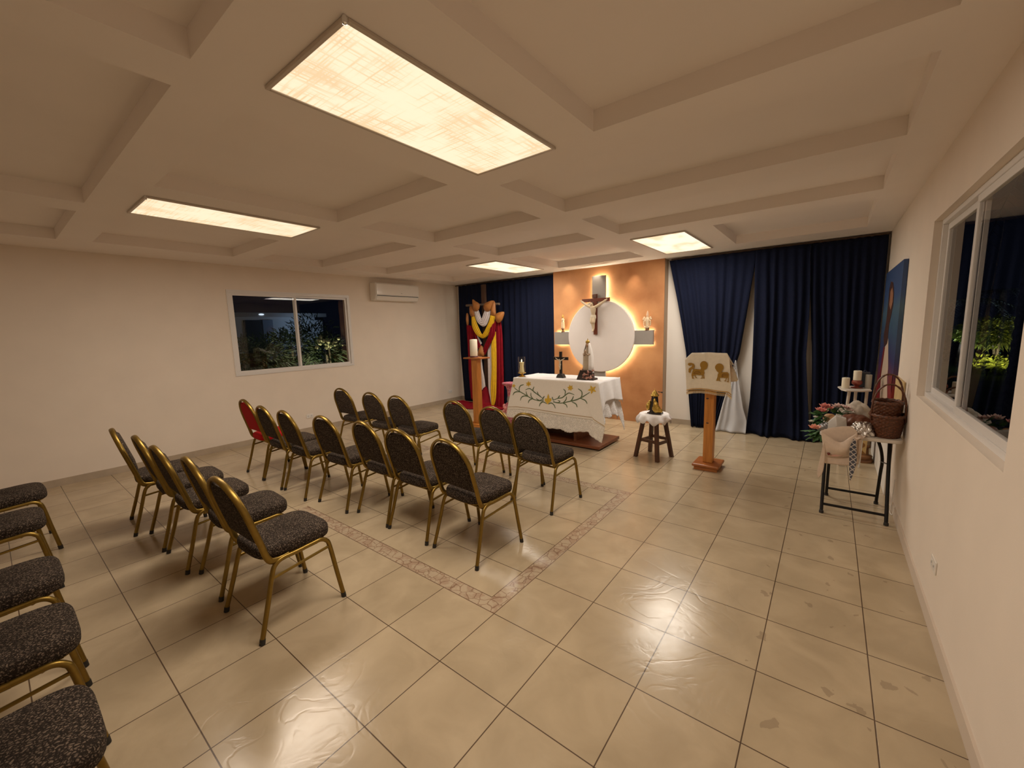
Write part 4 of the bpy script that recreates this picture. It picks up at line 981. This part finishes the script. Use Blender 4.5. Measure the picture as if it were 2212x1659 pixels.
# crumpled things
def lump(name, label, cat, c, r, m, seed, rough=.35, n=64, group=None, res=44):
    rnd = random.Random(seed); W = [(Vector((rnd.uniform(-1,1), rnd.uniform(-1,1), rnd.uniform(-1,1)))*rnd.uniform(2,11), rnd.uniform(0,6), rnd.uniform(.3,1)) for _ in range(6)]
    rows = []
    for i in range(res+1):
        th = .04+(PI-.08)*i/res; row = []
        for k in range(n):
            ph = 2*PI*k/n; d = Vector((math.sin(th)*math.cos(ph), math.sin(th)*math.sin(ph), -math.cos(th)))
            s = 1+rough*sum(w_*abs(math.sin(v.dot(d)*.9+p)) for v, p, w_ in W)/3.2-rough*.55
            q = Vector((d.x*r[0]*s, d.y*r[1]*s, d.z*r[2]*s)); q.z = max(q.z, -r[2]*.55); row.append(q)
        rows.append(row)
    mb = MB(); mb.grid(rows, cu=True); mb.f.append(list(range(n-1,-1,-1))); mb.f.append([res*n+k for k in range(n)])
    zc = c[2]+r[2]*.55
    o = mb.build(name, m, ang=180); o.location = (c[0], c[1], zc); return tag(o, label, cat, group)
TZ = .724
PLAST = mat('off_white_crumpled_cloth', (.50,.45,.38), .8, var=.08, scale=20, bump=.2, bscale=30)
FOIL = mat('silver_foil', (.62,.60,.58), .22, metal=1, bump=.8, bscale=40, var=.05)
LEATH = mat('brown_leather', (.15,.05,.022), .5, var=.2, scale=14, bump=.2, bscale=60)
lump('crumpled_cloth', 'off-white crumpled cloth heaped at the back, left of the baskets', 'cloth', (1.745,3.20,TZ), (.105,.09,.115), PLAST, 3, .62)
lump('leather_pouch', 'brown leather pouch lying on the table between cloth and foil', 'pouch', (1.735,2.93,TZ), (.125,.075,.092), LEATH, 8, .35)
lump('crumpled_foil', 'bright crumpled silver foil in front of the brown leather pouch', 'foil', (1.775,2.80,TZ), (.066,.05,.066), FOIL, 14, .8)
lump('crumpled_foil', 'dull grey crumpled foil at the left table edge beside the folded napkin', 'foil', (1.525,2.83,TZ), (.045,.05,.040), mat('dull_grey_foil', (.33,.33,.34), .35, metal=.8, bump=.8, bscale=50, var=.05), 15, .6)
lump('bread_roll', 'pale orange rounded bread-like roll behind the folded napkin', 'bread', (1.555,3.02,TZ+.05), (.05,.045,.045), mat('pale_bread', (.66,.40,.20), .6, var=.1, scale=20), 21, .12)
NAP = mat('grey_white_napkin', (.52,.49,.45), .8, bump=.2, bscale=60, var=.05)
P = [Vector((-.065,-.03,0)), Vector((.075,-.025,.0)), Vector((.06,-.02,.13)), Vector((-.01,-.012,.145)), Vector((-.06,-.02,.085))]
m = MB(); c_ = sum(P, Vector())/5; bk_ = [p+Vector((0,.06,0)) for p in P]
m.grid([[c_+Vector((0,-.045,0)) for _ in P], [c_.lerp(p,.5)+Vector((0,-.025*(1+.5*(k%2)),0)) for k, p in enumerate(P)], P, bk_, [sum(bk_, Vector())/5 for _ in P]], cu=True)
o = m.build('folded_napkin', NAP, ang=30); o.location = (1.605, 2.80, TZ); tag(o, 'grey-white peaked folded napkin standing at the table front', 'napkin')
lump('wire_ornament', 'small speckled grey basket ornament right of the folded napkin', 'ornament', (1.665,2.95,TZ), (.038,.035,.065), mat('speckled_grey_weave', (.05,.045,.04), .6, col2=(.5,.47,.42), scale=120), 31, .25)
# flowers
t = thing('flower_bouquet', 'bouquet of pink flowers and green leaves spilling off the left table side', 'bouquet', (1.53, 2.98, .73)); O = t.location.copy()
def leaf(c, d, L_, W_, up=(0,0,1), curl=.15, jag=.25):
    d = Vector(d).normalized(); s = d.cross(Vector(up)).normalized(); nrm = s.cross(d); rows = []
    for i in range(13):
        v = i/12; w_ = W_*math.sin(PI*min(1, v**.8*.97+.02))*(1+jag*math.sin(v*22)); ctr = Vector(c)+d*(L_*v)-nrm*(curl*L_*v*v)
        rows.append([ctr+s*(w_*u)-nrm*(.25*w_*abs(u)-.0) for u in (-1,-.5,0,.5,1)])
    return rows
rnd = random.Random(11)
specs = [(TT((300,720),2.80),(-.9,-.3,-.35),.13,.040),(TT((290,730),2.80),(-.8,-.1,-.6),.13,.045),(TT((290,740),2.80),(-.45,-.35,-.8),.10,.04),(TT((270,720),2.80),(-1,.1,-.05),.12,.035),(TT((330,760),2.76),(.1,-.3,-.9),.07,.025),(TT((340,750),2.76),(-.3,-.3,-.7),.08,.028)]
for k in range(12): specs.append((TT((300+rnd.uniform(-30,40), 620+rnd.uniform(-50,40)), 2.92), (rnd.uniform(-1,.2), rnd.uniform(-.8,.2), rnd.uniform(-.4,.6)), rnd.uniform(.07,.11), rnd.uniform(.022,.034)))
for k in range(12): specs.append((TT((480+rnd.uniform(-80,80), 560+rnd.uniform(-30,30)), 3.10), (rnd.uniform(-.7,.7), rnd.uniform(-.9,.1), rnd.uniform(-.1,.9)), rnd.uniform(.06,.10), rnd.uniform(.02,.03)))
for c, d, L_, W_ in specs: MB().grid(rel(leaf(c, d, L_, W_), O)).build('leaf', LEAF, t, solid=.0012, ang=180)
def bloom(c, r, m_):
    m = MB(); rnd2 = random.Random(int(c.x*1e4))
    for lay, (rr, nn, tl) in enumerate(((1,7,.2),(.75,6,.6),(.45,5,1.0))):
        for k in range(nn):
            a = 2*PI*k/nn+lay*.5+rnd2.uniform(-.1,.1); d = Vector((math.cos(a)*math.cos(tl), math.sin(a)*math.cos(tl)-.3, math.sin(tl)))
            m.grid(leaf(c-O, d, r*rr, r*.36, up=(0,-.3,1), curl=-.2, jag=.05))
    return m.build('flower', m_, t, solid=.001, ang=180)
PALE = mat('pale_pink_petals', (.74,.55,.52), .6, var=.1, scale=30); CORAL = mat('coral_petals', (.78,.30,.20), .6, col2=(.85,.48,.38), scale=30); WH = mat('white_petals', (.75,.72,.66), .6, var=.05, scale=20)
for p, Y, r_, m_ in (((310,535),2.98,.048,PINK),((350,500),3.02,.05,PINK),((385,520),3.02,.045,PINK),((340,545),2.95,.04,PINK),((256,698),2.72,.052,CORAL),((470,505),3.12,.055,PALE),((545,515),3.12,.04,PALE),((590,560),3.05,.028,WH),((262,600),2.88,.022,WH),((225,640),2.86,.024,WH),((585,545),3.1,.03,PALE)):
    bloom(TT(p, Y), r_, m_)
m = MB()
for k in range(7): a = TT((330+10*k, 660-8*k), 2.93)-O; m.tube(catmull([a, a+Vector((.05-.02*k,.05,.02)), Vector((.06,.1,.0))], 4), .003, 6)
m.build('stems', mat('green_stem', (.05,.11,.03), .6), t)

# ------------------------------------------------------------------ small candle table behind
t = thing('side_table', 'small pale three-legged side table with candles before the dark curtain', 'table', (1.775, 4.36, 0))
plate = [atz(1700+x*.2351, 760+y*.2351, .925)-Vector((1.775,4.36,0)) for x, y in ((465,320),(500,346),(545,356),(700,360),(780,354),(765,340),(640,316),(520,312))]
MB().prism([(p.x,p.y,.912) for p in plate], (0,0,.016)).build('tabletop', TABLEW, t, bevel=.004, ang=30)
for (a, b) in (((-.05,-.05),(-.10,-.06)),((.01,.02),(.0,.08)),((.105,.0),(.09,-.02))):
    MB().tube([(b[0],b[1],0),(a[0],a[1],.912)], [.010,.016], 10).build('leg', TABLEW, t)
def candle(label, c, r, h, m_, grp='pillar candles on the side table'):
    t = thing('pillar_candle', label, 'candle', c, group=grp)
    MB().lathe([(r*.97,0),(r,.004),(r,h-.004),(r*.9,h),(r*.3,h-.004)], 28).build('wax', m_, t)
    MB().tube([(0,0,h-.006),(.001,0,h+.014)], .0022, 6).build('wick', CAP, t)
q = TT((535,342),4.26); candle('left cream pillar candle standing directly on the small side table', (q.x, 4.26, .928), .036, .12, WAX)
q = TT((638,345),4.33)
t = thing('candle_holder', 'dark red rounded candle holder on the small side table', 'candle holder', (q.x, 4.33, .928))
MB().lathe([(.052,0),(.055,.006),(.02,.014),(.024,.028),(.048,.05),(.05,.07),(.042,.086),(.02,.088)], 28).build('bowl', mat('dark_red_glaze', (.15,.012,.010), .25, col2=(.34,.10,.06), scale=25), t)
candle('middle cream pillar candle raised on the dark red holder', (q.x, 4.33, 1.017), .037, .108, WAX)
q = TT((742,345),4.34); candle('right greyish pillar candle at the right end of the side table', (q.x, 4.34, .928), .029, .155, mat('greyish_wax', (.42,.40,.34), .5))
q = TT((706,340),4.40)
t = thing('lantern', 'dark glass lantern behind the right greyish candle', 'lantern', (q.x, 4.42, .928))
SM = mat('smoky_metal', (.05,.055,.065), .4)
MB().box((-.045,-.03,0),(.045,.03,.012)).box((-.045,-.03,.16),(.045,.03,.175)).build('frame', SM, t, smooth=False, bevel=.002)
MB().box((-.04,-.026,.012),(.04,.026,.16)).build('glass_body', mat('smoky_glass', (.06,.075,.09), .15), t, smooth=False)
MB().tube(catmull([(-.02,0,.175),(0,0,.195),(.02,0,.175)], 5), .003, 6).build('handle', SM, t)

# ------------------------------------------------------------------ things by the right wall
t = thing('wall_painting', 'tall painting of a robed long-haired figure on blue, on the right wall', 'painting', (2.046, 4.35, .72))
def side_poly(pts, x, off, name, m_):
    P = [atx(1420+a*.2772, 520+b*.2772, x)-t.location for a, b in pts]
    P = [Vector((x-t.location.x, min(max(p.y,-.745),.765), min(max(p.z,.005),1.505))) for p in P]
    return MB().prism(P, (off,0,0)).build(name, m_, t, smooth=False)
def sky_mat():
    m = bpy.data.materials.new('painted_blue_ground'); m.use_nodes = True; nt = m.node_tree; b = nt.nodes['Principled BSDF']; N = nt.nodes.new; L = nt.links.new
    tc = N('ShaderNodeTexCoord'); sp = N('ShaderNodeSeparateXYZ'); L(tc.outputs['Object'], sp.inputs[0]); n = N('ShaderNodeTexNoise'); n.inputs['Scale'].default_value = 2.5; L(tc.outputs['Object'], n.inputs['Vector'])
    ad = N('ShaderNodeMath'); ad.operation = 'MULTIPLY_ADD'; ad.inputs[1].default_value = .25; L(n.outputs['Fac'], ad.inputs[0]); mr = N('ShaderNodeMapRange'); mr.inputs['From Max'].default_value = 1.5; L(sp.outputs[2], mr.inputs['Value']); L(mr.outputs[0], ad.inputs[2])
    rp = N('ShaderNodeValToRGB'); e = rp.color_ramp.elements; e[0].position = .30; e[0].color = (.20,.010,.014,1); e[1].position = .95; e[1].color = (.035,.075,.20,1)
    for pos, c in ((.42,(.07,.025,.08,1)),(.52,(.025,.028,.11,1)),(.72,(.035,.08,.15,1)),(.82,(.06,.12,.18,1))): q = e.new(pos); q.color = c
    L(ad.outputs[0], rp.inputs['Fac']); L(rp.outputs['Color'], b.inputs['Base Color']); b.inputs['Roughness'].default_value = .5; return m
MB().box((-.035,-.755,0),(-.003,.775,1.52)).build('canvas', sky_mat(), t, smooth=False)
side_poly([(1822,318),(1838,325),(1845,400),(1838,500),(1822,580),(1805,660),(1792,800),(1766,825),(1764,740),(1783,640),(1798,500),(1808,380)], 2.0095, -.001, 'painted_hair', mat('painted_brown', (.055,.022,.018), .5))
side_poly([(1818,395),(1832,362),(1838,410),(1834,480),(1818,540),(1808,500)], 2.0075, -.001, 'painted_face', mat('painted_skin', (.32,.15,.085), .5))
side_poly([(1792,800),(1800,760),(1798,1000),(1791,1060),(1791,1240),(1725,1240),(1742,1050),(1766,840)], 2.0095, -.001, 'painted_robe', mat('painted_cream_robe', (.55,.43,.34), .5))
side_poly([(1764,825),(1774,830),(1742,1050),(1732,1235),(1720,1235),(1732,1050)], 2.0075, -.001, 'painted_sash', mat('painted_dark_red', (.16,.012,.012), .5))
side_poly([(1800,1060),(1835,1050),(1850,1120),(1838,1180),(1845,1225),(1862,1240),(1815,1240),(1828,1200),(1812,1140)], 2.0075, -.001, 'painted_drape', bpy.data.materials['painted_dark_red'])
o = MB().box((-.012,-.35,-.17),(0,.35,.17)).build('parchment_board', mat('yellowed_parchment', (.58,.42,.20), .6, var=.12, scale=6), smooth=False, bevel=.002); o.location = (2.044, 3.39, .99)
tag(o, 'yellowed parchment board on the right wall behind the wicker baskets', 'board')
o = MB().box((-.015,-.83,0),(0,.83,.60)).build('foam_board', mat('white_foam_board', (.78,.75,.70), .7), smooth=False, bevel=.002); o.location = (2.030, 4.32, .001)
tag(o, 'large white board standing against the right wall under the folding table', 'board')
t = thing('wooden_pedestal', 'low turned wooden pedestal on the floor behind the folding table', 'pedestal', (1.885, 4.66, 0))
MB().lathe([(.12,0),(.125,.02),(.12,.035),(.105,.04),(.11,.055),(.115,.07),(.10,.08),(.08,.09),(.075,.16),(.09,.19),(.09,.21),(.02,.212)], 36).build('turned_base', mat('brown_ringed_wood', (.13,.045,.018), .4, col2=(.34,.17,.07), scale=3, wave=(1,1,14)), t)
MB().lathe([(.085,.212),(.085,.46),(.07,.48),(.02,.485)], 30).build('pillar', mat('mottled_pillar', (.15,.09,.05), .5, col2=(.36,.27,.18), scale=12), t)
t = thing('painted_panel', 'small yellow panel with brown oval motif leaning on the turned pedestal', 'panel', (1.845, 4.53, .045)); O = t.location.copy()
MB().prism([TT(p, 4.53)-O for p in ((655,805),(742,812),(722,944),(655,940))], (0,.015,0)).build('panel', mat('yellow_panel_paint', (.56,.38,.15), .6, var=.08, scale=10), t, smooth=False, bevel=.002)
BM = mat('ochre_brown_motif', (.25,.11,.025), .6)
MB().prism([TT(p, 4.528)-O for p in ell(692,858,26,22)], (0,-.002,0)).build('oval_motif', BM, t, smooth=False)
MB().prism([TT(p, 4.528)-O for p in ((655,940),(665,925),(690,905),(722,938),(722,943))], (0,-.002,0)).build('chevron_motif', BM, t, smooth=False)
o = MB().tube(catmull([(0,-.02,.10),(-.003,.0,.02),(-.01,.03,.006),(-.015,.07,.02),(-.005,.09,.12),(0,.10,.30)], 6), .004, 8).build('wall_cable', WHITE_PLASTIC); o.location = (2.036, 2.95, 0)
tag(o, 'thin pale cable hanging in a loop at the right wall base by the table foot', 'cable')
def outlet(loc, side, label):
    t = thing('wall_outlet', label, 'outlet', loc); s = side
    MB().box((min(0,s*.008),-.06,-.036),(max(0,s*.008),.06,.036)).build('cover_plate', WHITE_PLASTIC, t, smooth=False, bevel=.003)
    for y in (-.028,.028): 
        k = MB().box((min(s*.008,s*.0095),y-.014,-.016),(max(s*.008,s*.0095),y+.014,.016)).build('socket', ALU, t, smooth=False)
        m = MB()
        for q in (-.005,.005): m.box((min(s*.0095,s*.010),y+q-.001,-.006),(max(s*.0095,s*.010),y+q+.001,.006))
        m.build('slots', CAP, k, smooth=False)
outlet((XL, 1.70, .285), 1, 'white wall outlet low on the left wall behind the chairs')
outlet((XL, 5.10, .25), 1, 'small wall outlet low on the left wall near the draped cross')
outlet((XR, 1.38, .345), -1, 'white wall outlet low on the right wall below the window')

# ------------------------------------------------------------------ air conditioner
t = thing('air_conditioner', 'white split air conditioner high on the left wall right of the window', 'air conditioner', (XL, 3.62, 2.50))
prof = [(.002,-.165),(.12,-.168),(.165,-.135),(.195,-.06),(.20,.05),(.195,.14),(.175,.175),(.002,.178)]
m = MB(); m.prism([(x,-.53,z) for x, z in prof], (0,1.06,0)); m.build('casing', WHITE_PLASTIC, t, bevel=.012, ang=25)
MB().box((.196,-.515,-.06),(.206,.515,.15)).build('front_panel', mat('gloss_white_plastic', (.80,.77,.72), .12), t, smooth=False, bevel=.004)
m = MB(); m.prism([(.15,-.50,-.15),(.158,-.50,-.155),(.194,-.50,-.085),(.188,-.50,-.08)], (0,1.0,0)); m.build('louver', WHITE_PLASTIC, t, smooth=False)
MB().box((.192,-.50,-.078),(.2005,.50,-.070)).build('vent_gap', CAP, t, smooth=False)
MB().box((.206,.05,-.022),(.2065,.09,-.014)).build('badge', mat('grey_badge', (.3,.3,.3), .4), t, smooth=False)

# ------------------------------------------------------------------ the night garden outside
GRASS = mat('night_lawn', (.02,.05,.012), .9, col2=(.035,.085,.02), scale=3, bump=.6, bscale=60)
SOIL = mat('dark_paving', (.10,.09,.08), .9, var=.3, scale=4)
struct(MB().box((XR+T, -8, -.25), (40, 40, -.12)).build('ground', GRASS, smooth=False))
struct(MB().box((-40, -8, -.25), (XL-T, 40, -.12)).build('ground', SOIL, smooth=False))
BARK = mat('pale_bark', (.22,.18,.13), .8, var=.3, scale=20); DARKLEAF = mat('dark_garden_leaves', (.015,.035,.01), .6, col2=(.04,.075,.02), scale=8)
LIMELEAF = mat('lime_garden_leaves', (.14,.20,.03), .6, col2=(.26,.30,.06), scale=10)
def foliage(c, r, n, L_, W_, seed, flat=1.0):
    rnd = random.Random(seed); m = MB(); c = Vector(c)
    for _ in range(n):
        d = Vector((rnd.gauss(0,1), rnd.gauss(0,1), rnd.gauss(0,1))).normalized(); p = c+Vector((d.x*r[0], d.y*r[1], d.z*r[2]))*rnd.uniform(.45,1)
        e = (d+Vector((rnd.uniform(-.8,.8), rnd.uniform(-.8,.8), rnd.uniform(-.6,.4)))).normalized(); s = e.orthogonal().normalized()*W_
        l = L_*rnd.uniform(.6,1.3); m.add([p, p+e*l*.5+s, p+e*l-Vector((0,0,l*.15)), p+e*l*.5-s], [(0,1,2,3)])
    return m
def lamp_on(t, off, energy, col, size=.05, kind='POINT', rot=None, ang=80):
    ld = bpy.data.lights.new('garden_lamp_light', kind); ld.energy = energy; ld.color = col; ld.shadow_soft_size = size
    if kind == 'SPOT': ld.spot_size = math.radians(ang); ld.spot_blend = .5
    lo = bpy.data.objects.new('lamp', ld); COL.objects.link(lo); lo.location = off; lo.parent = t
    if rot: lo.rotation_euler = rot
def spike_lamp(label, loc, energy, col, aim=(0,0)):
    t = thing('garden_spotlight', label, 'garden light', loc)
    MB().tube([(0,0,0),(0,0,.14)], .012, 8).build('spike', CAP, t); MB().lathe([(.03,.14),(.05,.18),(.05,.23),(.045,.23),(.028,.17)], 16).build('lamp_head', CAP, t)
    MB().lathe([(.0,.215),(.04,.215),(.04,.22),(.0,.22)], 14).build('lens', emit('spot_lens_'+str(round(energy)), col, 3), t)
    lamp_on(t, (0,0,.26), energy, col, .03, 'SPOT', (PI+aim[0], aim[1], 0), 120)
# right garden
def gx(px, py, X): return atx(px, py, X)
b = at(2143, 790, 19); tr = thing('garden_tree', 'small lit green tree in the garden beyond the right window', 'tree', (b.x, b.y, -.12))
cr = at(2150, 718, 19)-tr.location
MB().tube(catmull([(0,0,0),(.02,.02,.45),(-.03,.12,cr.z-.1)], 5), [.05]*5+[.035]*6, 8).build('trunk', BARK, tr)
MB().tube(catmull([(.0,-.05,0),(.05,-.12,.45),(.02,-.30,cr.z-.1)], 5), [.045]*5+[.03]*6, 8).build('trunk', BARK, tr)
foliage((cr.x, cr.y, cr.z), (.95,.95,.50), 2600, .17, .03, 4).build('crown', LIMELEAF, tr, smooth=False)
spike_lamp('garden spotlight under the lit tree beyond the right window', (b.x-.2, b.y-1.2, -.12), 150, (1,.9,.55), (-.5,0))
for i, (px, py, lab, n, r_) in enumerate(((2128,792,'left lit yellow-green shrub below the lit garden tree',420,(.42,.4,.3)),(2172,796,'right lit yellow-green shrub below the lit garden tree',420,(.42,.42,.28)))):
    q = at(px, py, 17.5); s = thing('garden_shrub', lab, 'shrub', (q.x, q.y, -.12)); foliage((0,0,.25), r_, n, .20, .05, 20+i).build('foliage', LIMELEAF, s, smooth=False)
    spike_lamp('garden spotlight by the '+lab[:4].strip()+' lit shrub', (q.x-.1, q.y-.75, -.12), 45, (1,.85,.35), (-.7,0))
q = at(2215, 800, 9.0); s = thing('palm_tree', 'thick palm trunk with drooping fronds at the right window edge', 'tree', (q.x, q.y, -.12))
MB().tube([(0,0,z*.1) for z in range(0,46)], [.20+.018*(z % 2)-z*.0012 for z in range(46)], 16).build('trunk', mat('rough_palm_bark', (.12,.10,.075), .9, var=.4, scale=14, bump=.8, bscale=25), s)
PALMLEAF = mat('grey_green_palm_leaf', (.10,.13,.12), .45, var=.3, scale=10)
def frond(base, d, L_, drop, seed):
    m = MB(); d = Vector(d).normalized(); sdir = d.cross(Vector((0,0,1))).normalized(); pts = [Vector(base)+d*(L_*v)+Vector((0,0,.35*L_*v-drop*L_*v*v)) for v in [k/22 for k in range(23)]]
    m.tube(pts, [.02*(1-k/24) for k in range(23)], 6)
    for k in range(2, 23):
        for sg in (-1, 1):
            a = pts[k]; tip = a+sdir*sg*.42*(1-(k/26)**2)+d*.16+Vector((0,0,-.22)); w_ = d*.018
            m.add([a-w_, a+w_, tip], [(0,1,2)])
    return m
for k in range(9):
    a = 2*PI*k/9+.3; frond((0,0,4.4), (math.cos(a), math.sin(a), 0), 2.2, 1.05, k).build('frond', PALMLEAF, s, smooth=False)
for i, (px, py, X, lab) in enumerate(((2088,650,20,'palm with pale-lit fronds seen through the narrow window sash'),(2165,628,24,'palm with pale-lit fronds above the lit garden tree'))):
    q = at(px, py, X); s = thing('palm_tree', lab, 'tree', (q.x, q.y, -.12)); z = q.z+.12
    MB().tube([(0,0,0),(.1,0,z*.5),(.05,.05,z)], [.14,.12,.10], 10).build('trunk', bpy.data.materials['rough_palm_bark'], s)
    for k in range(11):
        a = 2*PI*k/11+i; frond((.05,.05,z), (math.cos(a), math.sin(a), 0), 1.9, 1.0, k).build('frond', PALMLEAF, s, smooth=False)
    spike_lamp(('garden spotlight at the foot of the far left palm','garden spotlight at the foot of the far right palm')[i], (q.x-.2, q.y-1.2, -.12), 130, (.75,.85,1), (-.35,0))
for i in range(9):
    q = at(2060+19*i, 770, 22.5+.9*(i % 3)); s = thing('garden_shrub', 'dark rounded hedge shrub in the far row beyond the right window', 'shrub', (q.x, q.y, -.12), group='hedge shrubs beyond the right window')
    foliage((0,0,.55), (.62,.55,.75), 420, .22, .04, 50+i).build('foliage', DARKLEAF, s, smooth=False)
ST = mat('pale_garden_stone', (.34,.29,.24), .8, var=.2, scale=8)
for i in range(14):
    rnd = random.Random(300+i); q = gx(2098+(i % 5)*19+rnd.uniform(-4,4), 905+(i//5)*28+rnd.uniform(-6,6), 3.0)
    tz = 0.0; o = MB().ball((0,0,0), (rnd.uniform(.05,.10), rnd.uniform(.05,.09), rnd.uniform(.035,.06)), 10, 7).build('garden_stone', ST)
    d = q-CAM; tt = (-.09-CAM.z)/d.z; pos = CAM+d*tt; pos.x = max(pos.x, XR+T+.25); o.location = (pos.x, pos.y, -.085); o.rotation_euler = (rnd.uniform(-.3,.3), rnd.uniform(-.3,.3), rnd.uniform(0,3))
    tag(o, 'pale rounded stone on the ground just outside the right window', 'stone', 'garden stones outside the right window')
# left garden
HW = mat('neighbour_white_wall', (.55,.58,.62), .8)
hx = -13.0
hz = lambda px, py: gx(470+px*.208, 590+py*.208, hx)
a, b2, c2 = hz(150,470), hz(1010,480), hz(280,480)
t = thing('house', 'pale blue-lit house front with dark doorway beyond the left window', 'building', (hx, (a.y+b2.y)/2, -.12)); cy = t.location.y
def hb(p0, p1, z0, z1, x0, x1, name, m_): MB().box((x0, p0-cy, z0), (x1, p1-cy, z1)).build(name, m_, t, smooth=False)
ztop = hz(560,455).z+.12
hb(a.y-2, b2.y, 0, ztop, -.3, 0, 'facade', HW)
hb(a.y-2.3, b2.y+.3, ztop, ztop+.12, -.4, .25, 'roof_edge', mat('roof_edge_paint', (.35,.36,.38), .7))
hb(hz(265,500).y, hz(455,500).y, .02, hz(300,490).z+.12, 0, .03, 'doorway', mat('dark_doorway', (.008,.008,.01), .5))
hb(hz(460,500).y, hz(565,500).y, .02, hz(500,485).z+.12, 0, .05, 'door', mat('grey_blue_door', (.20,.24,.32), .6))
hb(hz(1000,500).y, hz(1050,500).y, .02, hz(1020,490).z+.12, .02, .25, 'column', HW)
MB().ball((.25, hz(420,435).y-cy, hz(420,433).z+.12), (.05,.08,.025)).build('wall_lamp', emit('cool_lamp', (.75,.88,1), 1), t)
lamp_on(t, (.9, hz(800,435).y-cy, ztop-.35), 7, (.55,.75,1), .1)
for i, (px, py, X, r_, n, mt, lab) in enumerate(((980,760,-10.0,(.75,.75,.9),500,DARKLEAF,'tall dark shrub behind the right pane of the left window'),(760,800,-9.6,(.8,.7,.55),420,DARKLEAF,'broad dark shrub behind the centre bar of the left window'),(450,880,-8.3,(.6,.6,.45),360,DARKLEAF,'low shrub beyond the left pane of the left window'),(250,900,-7.8,(.4,.35,.45),200,DARKLEAF,'spiky shrub at the left edge of the left window'),(1120,840,-8.4,(.45,.5,.5),260,DARKLEAF,'shrub beneath the pale lit flowers outside'))):
    q = gx(470+px*.208, 590+py*.208, X); s = thing('garden_shrub', lab, 'shrub', (q.x, q.y, -.12))
    foliage((0,0,q.z+.12), r_, n*3, .17, .013, 70+i).build('foliage', mt, s, smooth=False)
    MB().tube([(0,0,0),(.02,.03,q.z+.1)], .03, 8).build('stem', BARK, s)
q = gx(470+1150*.208, 590+720*.208, -8.2); s = thing('flowering_bush', 'pale yellow lit flower cluster outside the right pane of the left window', 'flowers', (q.x, q.y, -.12))
m = MB(); rnd = random.Random(2)
for k in range(26): m.ball((rnd.gauss(0,.10), rnd.gauss(0,.17), q.z+.12+rnd.gauss(0,.06)), rnd.uniform(.03,.055), 8, 6)
m.build('blossoms', mat('pale_yellow_blossom', (.75,.75,.45), .7), s, remesh=.02)
MB().tube(catmull([(0,0,0),(.03,.02,.6),(0,0,q.z+.1)], 4), .02, 8).build('stem', BARK, s)
spike_lamp('garden spotlight under the pale flowers outside the left window', (q.x+.35, q.y-.1, -.12), 90, (1,.95,.6), (0,-.2))
q2 = gx(470+620*.208, 590+860*.208, -7.9)
spike_lamp('garden spotlight among shrubs outside the left window', (q2.x, q2.y, -.12), 14, (1,.85,.5), (0,-.4))
